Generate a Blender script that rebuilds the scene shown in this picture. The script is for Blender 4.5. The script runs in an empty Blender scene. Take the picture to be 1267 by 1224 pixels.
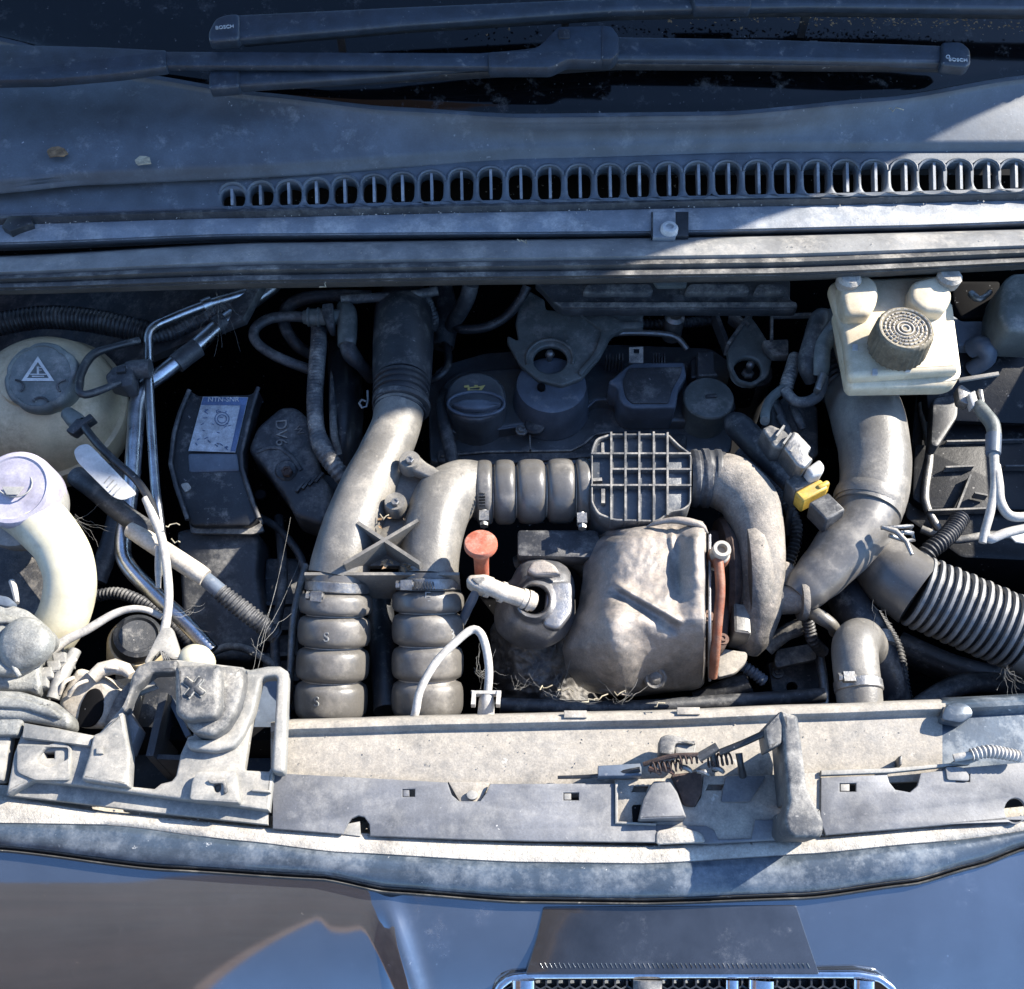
import bpy, bmesh, math, random
from mathutils import Vector, Matrix
R = math.radians
random.seed(7)

# ------------------------------------------------------------------ camera, sky, sun, exposure
sc = bpy.context.scene
COL = sc.collection
TILT = R(32.0); FPX = 1300.0
CAM = Vector((0.0, -1.04 * math.sin(TILT), 1.04 * math.cos(TILT)))
cd = bpy.data.cameras.new('camera'); cam = bpy.data.objects.new('camera', cd); COL.objects.link(cam)
cam.location = CAM; cam.rotation_euler = (TILT, 0, 0)
cd.sensor_fit = 'HORIZONTAL'; cd.sensor_width = 36.0; cd.lens = 36.0 * FPX / 1267.0
cd.clip_start = 0.02; cd.clip_end = 200.0
sc.camera = cam

SUN_H = Vector((1.30, 0.62))                 # metres towards the sun per metre of height
sun_dir = Vector((SUN_H.x, SUN_H.y, 1.0)).normalized()
elev = math.asin(sun_dir.z)
w = bpy.data.worlds.new('World'); sc.world = w; w.use_nodes = True
wn = w.node_tree.nodes; wl = w.node_tree.links; wn.clear()
sky = wn.new('ShaderNodeTexSky'); sky.sky_type = 'NISHITA'; sky.sun_disc = False
sky.sun_elevation = elev; sky.ozone_density = 6.0; sky.dust_density = 0.3
sky.sun_rotation = math.atan2(sun_dir.x, sun_dir.y)
bg = wn.new('ShaderNodeBackground'); bg.inputs['Strength'].default_value = 0.15
wo = wn.new('ShaderNodeOutputWorld')
wl.new(sky.outputs['Color'], bg.inputs['Color']); wl.new(bg.outputs['Background'], wo.inputs['Surface'])
sl = bpy.data.lights.new('sun', 'SUN'); sl.energy = 5.0; sl.angle = R(0.5); sl.color = (1.0, 0.93, 0.82)
so = bpy.data.objects.new('sun', sl); COL.objects.link(so)
so.rotation_euler = sun_dir.to_track_quat('Z', 'Y').to_euler(); so.location = (2, 1, 3)
sc.view_settings.view_transform = 'Standard'; sc.view_settings.look = 'None'
sc.view_settings.gamma = 1.0; sc.view_settings.use_curve_mapping = False
sc.view_settings.exposure = 1.56

# ------------------------------------------------------------------ photo pixel -> point on a plane
AX_R = Vector((1, 0, 0)); AX_U = Vector((0, math.cos(TILT), math.sin(TILT))); AX_F = Vector((0, math.sin(TILT), -math.cos(TILT)))
def ray(px, py):
    return AX_F + AX_R * ((px - 633.5) / FPX) - AX_U * ((py - 612.0) / FPX)
def P(px, py, z=0.0):
    d = ray(px, py); return CAM + d * ((z - CAM.z) / d.z)
def S(px, py, z=0.0):                        # metres per photo pixel there
    d = ray(px, py); return ((z - CAM.z) / d.z) / FPX
def Zm(x0, y0, s): return lambda *c: [(x0 + c[i] / s, y0 + c[i + 1] / s) for i in range(0, len(c), 2)]
Z3 = Zm(0, 340, 3.1675); Z4 = Zm(300, 340, 3.519); Z5 = Zm(600, 340, 3.519); Z6 = Zm(900, 330, 3.452)
Y1 = Zm(0, 620, 3.519); Y2 = Zm(320, 620, 3.519); Y3 = Zm(640, 620, 3.519); Y4 = Zm(930, 620, 3.76)
Y5 = Zm(0, 800, 3.017); Y6 = Zm(340, 860, 2.754); Y7 = Zm(760, 860, 2.499)
def wz(pts, zs, rs):                          # pixel points + heights + radii -> 4-tuples
    n = len(pts)
    zs = zs if isinstance(zs, (list, tuple)) else [zs] * n
    rs = rs if isinstance(rs, (list, tuple)) else [rs] * n
    return [(p[0], p[1], z, r) for p, z, r in zip(pts, zs, rs)]
def lerp_pts(ctrl, x):
    if x <= ctrl[0][0]: return ctrl[0][1]
    for (x0, y0), (x1, y1) in zip(ctrl, ctrl[1:]):
        if x <= x1:
            t = (x - x0) / (x1 - x0); t = t * t * (3 - 2 * t) * .35 + t * .65
            return y0 + (y1 - y0) * t
    return ctrl[-1][1]

# ------------------------------------------------------------------ scene graph helpers
ORG = {}
def tag(o, label=None, cat=None, group=None, kind=None):
    if label: o['label'] = label
    if cat: o['category'] = cat
    if group: o['group'] = group
    if kind: o['kind'] = kind
    return o
def thing(name, label, cat, at, group=None):
    o = bpy.data.objects.new(name, None); COL.objects.link(o)
    o.empty_display_size = .02; o.location = at; ORG[o.name] = Vector(at)
    return tag(o, label, cat, group)
def link(name, me, mat, parent=None, sharp=38, own=None):
    vs = me.vertices
    if len(vs):
        lo = Vector([min(v.co[i] for v in vs) for i in range(3)]); hi = Vector([max(v.co[i] for v in vs) for i in range(3)])
    else: lo = hi = Vector((0, 0, 0))
    org = own or Vector(((lo.x + hi.x) / 2, (lo.y + hi.y) / 2, lo.z))
    me.transform(Matrix.Translation(-org))
    me.materials.clear(); me.materials.append(mat)
    me.shade_smooth()
    if sharp < 180: me.set_sharp_from_angle(angle=R(sharp))
    o = bpy.data.objects.new(name, me); COL.objects.link(o)
    if parent is not None:
        o.parent = parent; o.location = org - ORG[parent.name]
    else: o.location = org
    ORG[o.name] = org
    return o

class MB:
    def __init__(s): s.v = []; s.f = []
    def add(s, v, f):
        b = len(s.v); s.v += [tuple(x) for x in v]; s.f += [tuple(i + b for i in q) for q in f]; return s
    def mesh(s):
        me = bpy.data.meshes.new('m'); me.from_pydata(s.v, [], s.f); me.validate(); me.update(); return me
    def addmesh(s, me):
        s.add([v.co[:] for v in me.vertices], [tuple(p.vertices) for p in me.polygons]); bpy.data.meshes.remove(me); return s
    def build(s, name, mat, parent=None, sharp=38): return link(name, s.mesh(), mat, parent, sharp)
    # -- swept tube through world points with radii
    def sweep(s, pts, rad, seg=16, cap=True, squash=None):
        n = len(pts); T = []
        for i in range(n):
            T.append((pts[min(i + 1, n - 1)] - pts[max(i - 1, 0)]).normalized())
        up = Vector((0, 0, 1)) if abs(T[0].z) < .9 else Vector((0, 1, 0))
        N = (up - T[0] * up.dot(T[0])).normalized(); v = []
        for i in range(n):
            N = (N - T[i] * N.dot(T[i])).normalized(); B = T[i].cross(N)
            for k in range(seg):
                a = 2 * math.pi * k / seg
                q = 1 if squash is None else squash
                v.append(pts[i] + (N * math.cos(a) * q + B * math.sin(a)) * rad[i])
        f = [(i * seg + k, i * seg + (k + 1) % seg, (i + 1) * seg + (k + 1) % seg, (i + 1) * seg + k) for i in range(n - 1) for k in range(seg)]
        if cap: f += [tuple(range(seg))[::-1], tuple(range((n - 1) * seg, n * seg))]
        return s.add(v, f)
    # -- tube through (px, py, z, r_px); corr = (pitch_px, amplitude_px, kind)
    def tube(s, c, seg=16, step=4.0, corr=None, squash=None, wob=0):
        p = [P(q[0], q[1], q[2]) for q in c]; r = [q[3] * S(q[0], q[1], q[2]) for q in c]
        m = S(*c[0][:3])
        def cr(a, b, cc, d, t): return a * (-.5*t+t*t-.5*t**3) + b * (1-2.5*t*t+1.5*t**3) + cc * (.5*t+2*t*t-1.5*t**3) + d * (-.5*t*t+.5*t**3)
        dense = []; dr = []
        for i in range(len(p) - 1):
            a, b, cc, d = p[max(i-1,0)], p[i], p[i+1], p[min(i+2,len(p)-1)]
            for k in range(24):
                t = k / 24; dense.append(cr(a, b, cc, d, t)); tt = t*t*(3-2*t); dr.append(r[i] * (1-tt) + r[i+1] * tt)
        dense.append(p[-1]); dr.append(r[-1])
        L = [0]
        for a, b in zip(dense, dense[1:]): L.append(L[-1] + (b - a).length)
        st = step * m
        if corr: st = corr[0] * m / 8.0
        n = max(3, int(L[-1] / st) + 1); op = []; orr = []; j = 0
        ph = random.random() * 9
        for i in range(n):
            x = L[-1] * i / (n - 1)
            while j < len(L) - 2 and L[j+1] < x: j += 1
            t = (x - L[j]) / max(1e-9, L[j+1] - L[j])
            q = dense[j].lerp(dense[j+1], t); rr = dr[j] * (1-t) + dr[j+1] * t
            if corr:
                u = (x / m) / corr[0]; fr = u % 1.0
                if corr[2] == 'lobe': g = math.sqrt(max(0, math.sin(math.pi * fr))) - 1
                elif corr[2] == 'sq': g = 0 if .14 < fr < .72 else -1
                else: g = .5 * math.cos(2 * math.pi * u) - .5
                rr += g * corr[1] * m
            if wob: rr *= 1 + wob * math.sin(x / m * .11 + ph)
            op.append(q); orr.append(max(rr, 1e-4))
        return s.sweep(op, orr, seg, True, squash)
    # -- lathe: profile [(radius, height)] in metres about axis at centre
    def lathe(s, c, axis, prof, seg=28, wob=None, close=True):
        A = Vector(axis).normalized(); X = Vector((1, 0, 0)) if abs(A.x) < .8 else Vector((0, 1, 0))
        X = (X - A * X.dot(A)).normalized(); Y = A.cross(X); v = []
        for r, h in prof:
            for k in range(seg):
                a = 2 * math.pi * k / seg; rr = r if wob is None else r * wob(a, h)
                v.append(c + A * h + (X * math.cos(a) + Y * math.sin(a)) * rr)
        n = len(prof)
        f = [(i*seg+k, i*seg+(k+1)%seg, (i+1)*seg+(k+1)%seg, (i+1)*seg+k) for i in range(n-1) for k in range(seg)]
        if close: f += [tuple(range(seg))[::-1], tuple(range((n-1)*seg, n*seg))]
        return s.add(v, f)
    # -- oriented box
    def box(s, c, ax, ay, az, hx, hy, hz):
        ax, ay, az = Vector(ax).normalized(), Vector(ay).normalized(), Vector(az).normalized()
        v = [c + ax*(i*hx) + ay*(j*hy) + az*(k*hz) for i in (-1,1) for j in (-1,1) for k in (-1,1)]
        return s.add(v, [(0,1,3,2),(4,6,7,5),(0,4,5,1),(2,3,7,6),(0,2,6,4),(1,5,7,3)])
    # -- thin wall standing along a pixel segment at height z
    def wall(s, a, b, z, h, wpx, z2=None):
        A = P(a[0], a[1], z); B = P(b[0], b[1], z if z2 is None else z2); d = (B - A)
        w_ = wpx * S(a[0], a[1], z) / 2
        side = d.cross(Vector((0,0,1))).normalized()
        return s.box((A + B) / 2 - Vector((0,0,h/2)), d, side, d.cross(side) , d.length/2 + w_*.6, w_, h/2)

def fillet(poly, r, n=4):
    out = []; N = len(poly)
    for i in range(N):
        a, b, c = Vector(poly[i-1]), Vector(poly[i]), Vector(poly[(i+1) % N])
        u, v = a - b, c - b; lu, lv = u.length, v.length
        if lu < 1e-6 or lv < 1e-6: continue
        d = min(r, lu * .45, lv * .45); p0 = b + u / lu * d; p1 = b + v / lv * d
        for k in range(n + 1):
            t = k / n; q = p0 * (1-t)**2 + b * 2*t*(1-t) + p1 * t*t; out.append((q.x, q.y))
    return out
def circ(cx, cy, rx, ry=None, n=24, a0=0): 
    ry = ry or rx
    return [(cx + rx * math.cos(a0 + 2*math.pi*k/n), cy + ry * math.sin(a0 + 2*math.pi*k/n)) for k in range(n)]
class Pl:                                     # a plane through pixel (cx,cy) at z with slope
    def __init__(s, cx, cy, z, dzx=0.0, dzy=0.0, turn=0.0):
        s.o = P(cx, cy, z); s.n = Vector((-dzx, -dzy, 1)).normalized()
        x = Vector((math.cos(turn), math.sin(turn), 0)); x = (x - s.n * x.dot(s.n)).normalized()
        s.m = Matrix.Translation(s.o) @ Matrix((x, s.n.cross(x), s.n)).transposed().to_4x4(); s.i = s.m.inverted()
    def pt(s, px, py, up=0.0):
        d = ray(px, py); o = s.o + s.n * up; return CAM + d * ((o - CAM).dot(s.n) / d.dot(s.n))
    def loc(s, px, py): return (s.i @ s.pt(px, py))
def plate_mesh(pl, outer, holes, h, bev=0.0, up=0.0, res=1):
    cu = bpy.data.curves.new('c', 'CURVE'); cu.dimensions = '2D'; cu.fill_mode = 'BOTH'
    for poly in [outer] + list(holes):
        sp = cu.splines.new('POLY'); sp.points.add(len(poly) - 1)
        for k, (x, y) in enumerate(poly):
            q = pl.i @ pl.pt(x, y, up); sp.points[k].co = (q.x, q.y, 0, 1)
        sp.use_cyclic_u = True
    bev = min(bev, h * .45)
    cu.extrude = max(h / 2 - bev, 1e-5); cu.bevel_depth = bev; cu.bevel_resolution = res; cu.offset = -bev
    ob = bpy.data.objects.new('c', cu); me = bpy.data.meshes.new_from_object(ob)
    bpy.data.objects.remove(ob); bpy.data.curves.remove(cu)
    bm = bmesh.new(); bm.from_mesh(me); bmesh.ops.remove_doubles(bm, verts=bm.verts, dist=1e-6)
    bmesh.ops.recalc_face_normals(bm, faces=bm.faces); bm.to_mesh(me); bm.free()
    me.transform(pl.m @ Matrix.Translation((0, 0, up - h / 2))); return me
def plate(name, pl, outer, mat, parent=None, h=.01, bev=.001, holes=(), up=0.0, fil=0, res=1, sharp=38):
    if fil: outer = fillet(outer, fil)
    return link(name, plate_mesh(pl, outer, holes, h, bev, up, res), mat, parent, sharp)
def text_mesh(body, pl, cx, cy, size_px, rot=0.0, depth=.0006, up=0.0, sx=1.0):
    cu = bpy.data.curves.new('t', 'FONT'); cu.body = body; cu.align_x = 'CENTER'; cu.align_y = 'CENTER'
    c = pl.loc(cx, cy); cu.size = size_px * S(cx, cy, pl.pt(cx, cy).z); cu.extrude = depth
    ob = bpy.data.objects.new('t', cu); me = bpy.data.meshes.new_from_object(ob)
    bpy.data.objects.remove(ob); bpy.data.curves.remove(cu)
    me.transform(pl.m @ Matrix.Translation((c.x, c.y, up)) @ Matrix.Rotation(rot, 4, 'Z') @ Matrix.Diagonal((sx, 1, 1, 1))); return me
def grid_mesh(fn, nu, nv, thick=0.0):
    v = [fn(i / nu, j / nv) for j in range(nv + 1) for i in range(nu + 1)]
    f = [(j*(nu+1)+i, (j+1)*(nu+1)+i, (j+1)*(nu+1)+i+1, j*(nu+1)+i+1) for j in range(nv) for i in range(nu)]
    m = MB().add(v, f)
    if thick:
        b = len(v); w2 = [q - Vector((0, 0, thick)) for q in v]
        m.add(w2, [tuple(reversed(q)) for q in f])
        loop = [i for i in range(nu+1)] + [j*(nu+1)+nu for j in range(1, nv+1)] + [nv*(nu+1)+i for i in range(nu-1, -1, -1)] + [j*(nu+1) for j in range(nv-1, 0, -1)]
        m.f += [(loop[k], loop[(k+1) % len(loop)], b + loop[(k+1) % len(loop)], b + loop[k]) for k in range(len(loop))]
    return m
def strip(rows, x0, x1, step=20, thick=.004):
    n = int((x1 - x0) / step)
    m = len(rows) - 1
    def fn(u, v):
        i = round(v * m); x = x0 + (x1 - x0) * u; c, z = rows[i]
        return P(x, lerp_pts(c, x) if isinstance(c, list) else c(x), z(x) if callable(z) else z)
    return grid_mesh(fn, n, m, thick)
CAMV = -AX_F
def axis_tilt(k): return (Vector((0, 0, 1)) * (1 - k) + CAMV * k).normalized()
def bolt(parent, px, py, z, rpx, mat, ax=(0,0,1), washer=True, name='bolt', h=.7):
    r = rpx * S(px, py, z); c = P(px, py, z); m = MB()
    if washer: m.lathe(c, ax, [(r*1.0,-r*.5),(r*1.55,-r*.5),(r*1.55,-r*.05),(r*1.45,r*.08),(r*.9,r*.1)], 20)
    m.lathe(c, ax, [(r,-r*.4),(r,r*h*.85),(r*.88,r*h),(r*.55,r*h),(r*.5,r*h*.6),(r*.01,r*h*.6)], 6)
    return m.build(name, mat, parent, 30)
def ring_clamp(parent, a, b, rpx, mat, name='hose_clamp', screw=None):   # band round a hose from a to b (px,py,z)
    A, B = P(*a), P(*b); d = (B - A); r = rpx * S(*a); m = MB()
    m.sweep([A, A + d*.08, A + d*.92, B], [r*.97, r, r, r*.97], 32)
    if screw:
        q = P(*screw); s_ = S(*screw)
        ax = d.normalized().cross(Vector((0,0,1))).normalized()
        m.sweep([q - ax*9*s_, q + ax*9*s_], [4.2*s_, 4.2*s_], 12)
        m.sweep([q + ax*9*s_, q + ax*13*s_], [5.4*s_, 5.4*s_], 6)
        m.box(q, d, ax, d.cross(ax), 6*s_, 7*s_, 5*s_)
    return m.build(name, mat, parent, 30)

# ------------------------------------------------------------------ materials
def mat(name, base, rough=.55, metal=0.0, dust=None, amt=0.0, scale=14.0, bump=.25, bscale=90.0, spec=.5, coat=0.0,
        spots=None, spot_amt=.0, spot_scale=60.0, trans=0.0, var=.25, up=True, sub=0.0, grain=.55):
    m = bpy.data.materials.new(name); m.use_nodes = True; nt = m.node_tree; N = nt.nodes; L = nt.links
    b = N['Principled BSDF']; b.inputs['Metallic'].default_value = metal
    b.inputs['Specular IOR Level'].default_value = spec
    b.inputs['Coat Weight'].default_value = coat; b.inputs['Coat Roughness'].default_value = .06
    b.inputs['Transmission Weight'].default_value = trans
    if sub:
        b.inputs['Subsurface Weight'].default_value = sub; b.inputs['Subsurface Radius'].default_value = (.012, .009, .006)
        b.inputs['Subsurface Scale'].default_value = 1.0
    g = N.new('ShaderNodeNewGeometry')
    def noise(sc_, det=6, ro=.6, vec=None):
        n = N.new('ShaderNodeTexNoise'); n.inputs['Scale'].default_value = sc_; n.inputs['Detail'].default_value = det
        n.inputs['Roughness'].default_value = ro; L.new(g.outputs['Position'], n.inputs['Vector']); return n
    def mapr(x, a0, a1, c0, c1):
        r = N.new('ShaderNodeMapRange'); L.new(x, r.inputs['Value'])
        for k, q in zip(('From Min','From Max','To Min','To Max'), (a0, a1, c0, c1)): r.inputs[k].default_value = q
        return r.outputs['Result']
    def mul(x, y, op='MULTIPLY'):
        q = N.new('ShaderNodeMath'); q.operation = op; q.use_clamp = True
        for i, s_ in enumerate((x, y)):
            if isinstance(s_, (int, float)): q.inputs[i].default_value = s_
            else: L.new(s_, q.inputs[i])
        return q.outputs[0]
    def mix(f, c1, c2):
        q = N.new('ShaderNodeMix'); q.data_type = 'RGBA'
        if isinstance(f, (int, float)): q.inputs[0].default_value = f
        else: L.new(f, q.inputs[0])
        for i, s_ in ((6, c1), (7, c2)):
            if isinstance(s_, tuple): q.inputs[i].default_value = (*s_[:3], 1)
            else: L.new(s_, q.inputs[i])
        return q.outputs[2]
    n1 = noise(scale * 1.7, 7); 
    lo = tuple(c * (1 - var) for c in base); hi = tuple(min(1, c * (1 + var)) for c in base)
    col = mix(mapr(n1.outputs['Fac'], .35, .65, 0, 1), lo, hi)
    rgh = None
    if dust:
        n2 = noise(scale * 2.1, 12, .76); n3 = noise(scale * 11, 6, .74)
        f = mapr(n2.outputs['Fac'], .59 - amt * .38, .72 - amt * .30, 0, 1)
        f2 = mapr(n3.outputs['Fac'], .32, .60, .40, 1)
        f = mul(f, f2); f = mul(f, min(1.0, .45 + amt * .6))
        f = mul(f, mul(mapr(n3.outputs['Fac'], .56, .72, 0, .35 * amt), f, 'ADD'), 'MAXIMUM')
        if up:
            sp = N.new('ShaderNodeSeparateXYZ'); L.new(g.outputs['Normal'], sp.inputs[0])
            f = mul(f, mapr(sp.outputs['Z'], -.2, .75, .12, 1.0))
        col = mix(f, col, dust)
        rgh = mix(f, (rough,)*3, (.95,)*3)
    if spots:
        v = noise(spot_scale, 4, .75)
        f = mapr(v.outputs['Fac'], .70 - spot_amt * .25, .74 - spot_amt * .22, 0, 1)
        col = mix(f, col, spots)
    if grain:
        ng = noise(520, 3, .7); nm = noise(48, 8, .72)
        gm = N.new('ShaderNodeMix'); gm.data_type = 'RGBA'; gm.blend_type = 'MULTIPLY'; gm.inputs[0].default_value = grain
        L.new(col, gm.inputs[6])
        gq = mul(mapr(ng.outputs['Fac'], .3, .7, .40, 1.0), mapr(nm.outputs['Fac'], .34, .62, .55, 1.0))
        cb = N.new('ShaderNodeCombineColor'); [L.new(gq, cb.inputs[k]) for k in range(3)]
        L.new(cb.outputs[0], gm.inputs[7]); col = gm.outputs[2]
        nv = noise(210, 2, .5); fl_ = mapr(nv.outputs['Fac'], .72, .75, 0, .7 * grain)
        col = mix(fl_, col, dust or (.4, .4, .4))
    L.new(col, b.inputs['Base Color'])
    if rgh is not None: L.new(rgh, b.inputs['Roughness'])
    else:
        L.new(mapr(n1.outputs['Fac'], .3, .7, max(.02, rough - .08), min(1, rough + .1)), b.inputs['Roughness'])
    if bump:
        nb = noise(bscale, 6, .7); bp = N.new('ShaderNodeBump'); bp.inputs['Strength'].default_value = bump; bp.inputs['Distance'].default_value = .0016
        L.new(nb.outputs['Fac'], bp.inputs['Height']); last = bp
        if grain and not coat:
            nf = noise(bscale * 5, 4, .75); b2 = N.new('ShaderNodeBump'); b2.inputs['Strength'].default_value = min(1, bump * 1.2); b2.inputs['Distance'].default_value = .0005
            L.new(nf.outputs['Fac'], b2.inputs['Height']); L.new(bp.outputs['Normal'], b2.inputs['Normal']); last = b2
        L.new(last.outputs['Normal'], b.inputs['Normal'])
    return m
DUST = (.56, .52, .45); DUST2 = (.43, .41, .38)
M = {}
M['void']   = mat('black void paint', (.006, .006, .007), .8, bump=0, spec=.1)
M['black'] = mat('black plastic', (.026, .028, .032), .40, dust=DUST2, amt=.14, scale=22, spec=.5)
M['capb'] = mat('dusty dark brown cap', (.10,.085,.06), .6, dust=(.42,.36,.25), amt=.55, scale=30)
M['covb'] = mat('black engine cover plastic', (.07, .078, .088), .34, dust=DUST2, amt=.12, scale=18, spec=.7, grain=.35)
M['heatm'] = mat('dull grey shield metal', (.30, .305, .32), .33, metal=.7, dust=(.42,.38,.34), amt=.25, scale=14, bump=.4, grain=.4)
M['blackc'] = mat('clean black plastic', (.010, .0105, .012), .45, dust=DUST2, amt=.05, scale=25, spec=.35)
M['blackd'] = mat('dusty black plastic', (.042, .044, .049), .5, dust=(.34,.33,.31), amt=.28, scale=16)
M['grey']   = mat('grey dusty plastic', (.075, .078, .083), .6, dust=DUST, amt=.42, scale=16)
M['cowl'] = mat('scuttle plastic', (.060, .078, .100), .58, spec=1.0, dust=(.40,.42,.44), amt=.08, scale=14, spots=(.45,.46,.47), spot_amt=.05, spot_scale=80, bump=.12, grain=.4)
M['cowlL'] = mat('pale scuttle ledge plastic', (.19, .21, .235), .55, spec=1.0, dust=(.6,.58,.55), amt=.30, scale=13, spots=(.05,.05,.05), spot_amt=.03, spot_scale=90, grain=.4)
M['rubber'] = mat('weathered rubber', (.07, .07, .07), .6, dust=DUST, amt=.26, scale=12, bump=.15)
M['rubberL'] = mat('pale weathered rubber', (.21, .21, .205), .5, spec=.7, dust=(.46,.43,.38), amt=.30, scale=11, bump=.15, grain=.4)
M['hoseg'] = mat('grey silicone hose', (.115, .108, .098), .34, dust=(.30,.275,.24), amt=.22, scale=9, bump=.10, spec=.7, grain=.35, var=.12)
M['cast'] = mat('grey moulded pipe', (.165, .155, .138), .40, spec=.6, dust=(.38,.345,.29), amt=.34, scale=9, bump=.3, grain=.5, var=.2, spots=(.05,.048,.045), spot_amt=.03, spot_scale=60)
M['duct']   = mat('black rubber duct', (.022, .024, .03), .5, dust=DUST2, amt=.22, scale=14, bump=.15)
M['alu']    = mat('bare aluminium', (.62, .63, .65), .3, metal=1.0, bump=.12, var=.2)
M['zinc'] = mat('dull zinc', (.30, .30, .30), .42, metal=.85, dust=(.40,.37,.32), amt=.35, scale=40, bump=.3)
M['ivory'] = mat('aged ivory plastic', (.56, .485, .35), .4, dust=(.30,.22,.12), amt=.20, scale=10, bump=.1, sub=.12, up=False, grain=.3)
M['tan'] = mat('stained translucent tan plastic', (.55, .44, .28), .38, dust=(.26,.19,.11), amt=.26, scale=9, bump=.08, sub=.12, up=False, grain=.3)
M['white'] = mat('grubby white plastic', (.50, .50, .49), .5, dust=(.28,.27,.26), amt=.22, scale=22, bump=.12, up=False, grain=.35)
M['lilac'] = mat('lilac white cap plastic', (.40, .38, .46), .42, dust=(.28,.26,.28), amt=.2, scale=25, bump=.1, up=False, grain=.4)
M['cream'] = mat('cream washer neck plastic', (.54, .50, .37), .42, dust=(.34,.30,.21), amt=.14, scale=9, bump=.05, sub=.2, up=False, grain=.2)
M['slam'] = mat('dust caked steel', (.20, .192, .178), .65, dust=(.44,.395,.33), amt=.80, scale=10, spots=(.54,.505,.44), spot_amt=.17, spot_scale=40, bump=.35, grain=.55)
M['cover'] = mat('grey panel plastic', (.145, .148, .158), .55, dust=(.36,.35,.33), amt=.34, scale=7, spots=(.55,.53,.49), spot_amt=.05, spot_scale=60, bump=.2, grain=.45)
M['covl'] = mat('dusty bracket plastic', (.20, .20, .19), .6, dust=(.48,.445,.385), amt=.58, scale=8, spots=(.56,.53,.48), spot_amt=.08, spot_scale=60, grain=.45)
M['heat'] = mat('embossed heat shield', (.21, .205, .20), .36, metal=.45, dust=(.50,.425,.355), amt=.62, scale=8, spots=(.10,.09,.08), spot_amt=.10, spot_scale=70, bump=.35, bscale=120, grain=.5)
M['heatd'] = mat('sooty heat shield', (.075, .075, .078), .45, metal=.35, dust=(.36,.33,.29), amt=.40, scale=12, bump=.7, bscale=90, grain=.6)
M['turbo'] = mat('cast turbo housing', (.14, .135, .125), .6, metal=.15, dust=(.48,.42,.35), amt=.58, scale=12, spots=(.03,.03,.03), spot_amt=.16, spot_scale=45, bump=.6, bscale=140, grain=.6)
M['rust'] = mat('rusty steel', (.14, .07, .05), .75, metal=.2, dust=(.30,.20,.15), amt=.5, scale=30, bump=.5, up=False)
M['rustd'] = mat('dark rust', (.045, .026, .022), .8, dust=(.13,.085,.065), amt=.5, scale=30, bump=.6, up=False)
M['orange'] = mat('faded orange plastic', (.46, .13, .075), .5, dust=(.55,.36,.28), amt=.34, scale=35, bump=.1)
M['oilpipe'] = mat('orange rusted oil pipe', (.26, .085, .04), .55, dust=(.32,.20,.14), amt=.35, scale=30, bump=.4, up=False)
M['yellow'] = mat('yellow plastic', (.58, .38, .06), .5, dust=(.42,.35,.2), amt=.3, scale=30, bump=.15)
M['beige']  = mat('dusty beige plastic', (.50, .44, .36), .6, dust=(.65,.60,.52), amt=.4, scale=30, bump=.3)
M['cable']  = mat('sun bleached cable sleeve', (.42, .40, .37), .6, dust=(.62,.58,.51), amt=.5, scale=40, bump=.2)
M['lamp'] = mat('chalky lamp housing', (.22, .225, .215), .30, dust=(.40,.39,.35), amt=.52, scale=16, spots=(.05,.05,.045), spot_amt=.18, spot_scale=42, bump=.6, bscale=60, grain=.75)
M['grgreen'] = mat('grey green bracket', (.12, .135, .13), .45, dust=DUST2, amt=.22, scale=18, grain=.4)
M['blueg'] = mat('blue grey moulding', (.10, .122, .155), .40, dust=DUST2, amt=.08, scale=20, bump=.1, grain=.3)
M['label']  = mat('silver label', (.52, .56, .60), .4, dust=(.25,.26,.28), amt=.3, scale=60, bump=.05)
M['labelb'] = mat('faded blue label print', (.10, .16, .30), .5, bump=0)
M['print']  = mat('pale print', (.62, .63, .62), .5, bump=0, var=.1)
M['printy'] = mat('yellow print', (.62, .52, .18), .5, bump=0, var=.1)
M['printf'] = mat('faint moulded print', (.30, .30, .29), .6, bump=0, var=.1)
M['glass']  = mat('dark windscreen', (.003, .0032, .004), .08, spec=.3, dust=(.16,.16,.165), amt=.08, scale=16, bump=.02, spots=(.30,.29,.27), spot_amt=.06, spot_scale=120, up=False)
M['wiper'] = mat('wiper black', (.032, .044, .062), .42, spec=.6, dust=DUST2, amt=.06, scale=30, bump=.12)
M['paint'] = mat('black metallic car paint', (.185, .205, .225), .06, metal=.85, coat=1.0, dust=(.35,.36,.38), amt=.04, scale=10, bump=.003, up=False, var=.06, grain=.10, spots=(.6,.6,.58), spot_amt=.01, spot_scale=140)
M['paintd'] = mat('dusty blue car paint', (.065, .088, .115), .33, metal=.3, spec=.5, coat=.4, dust=(.26,.285,.31), amt=.34, scale=11, bump=.1, spots=(.50,.50,.48), spot_amt=.07, spot_scale=90, up=False, grain=.4)
M['dark_reflection'] = mat('painted dark reflection', (.075, .077, .080), .14, metal=.75, coat=.8, dust=(.2,.2,.2), amt=.08, scale=12, bump=.006, up=False, grain=.15)  # satin grey for the reflection painted above the grille
M['chrome'] = mat('chrome', (.75, .76, .78), .12, metal=1.0, bump=0, var=.05)
M['dirt'] = mat('packed dirt', (.36, .33, .29), .95, dust=(.62,.58,.50), amt=.6, scale=14, spots=(.20,.18,.15), spot_amt=.12, spot_scale=70, bump=1.0, bscale=120)
M['leaf']   = mat('dry leaf', (.30, .19, .10), .8, bump=.2, bscale=200, var=.5, scale=60)
M['straw']  = mat('dry stalk', (.46, .40, .28), .8, bump=0, var=.4, scale=50)
M['web'] = mat('cobweb silk', (.24, .235, .22), .7, bump=0)
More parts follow.
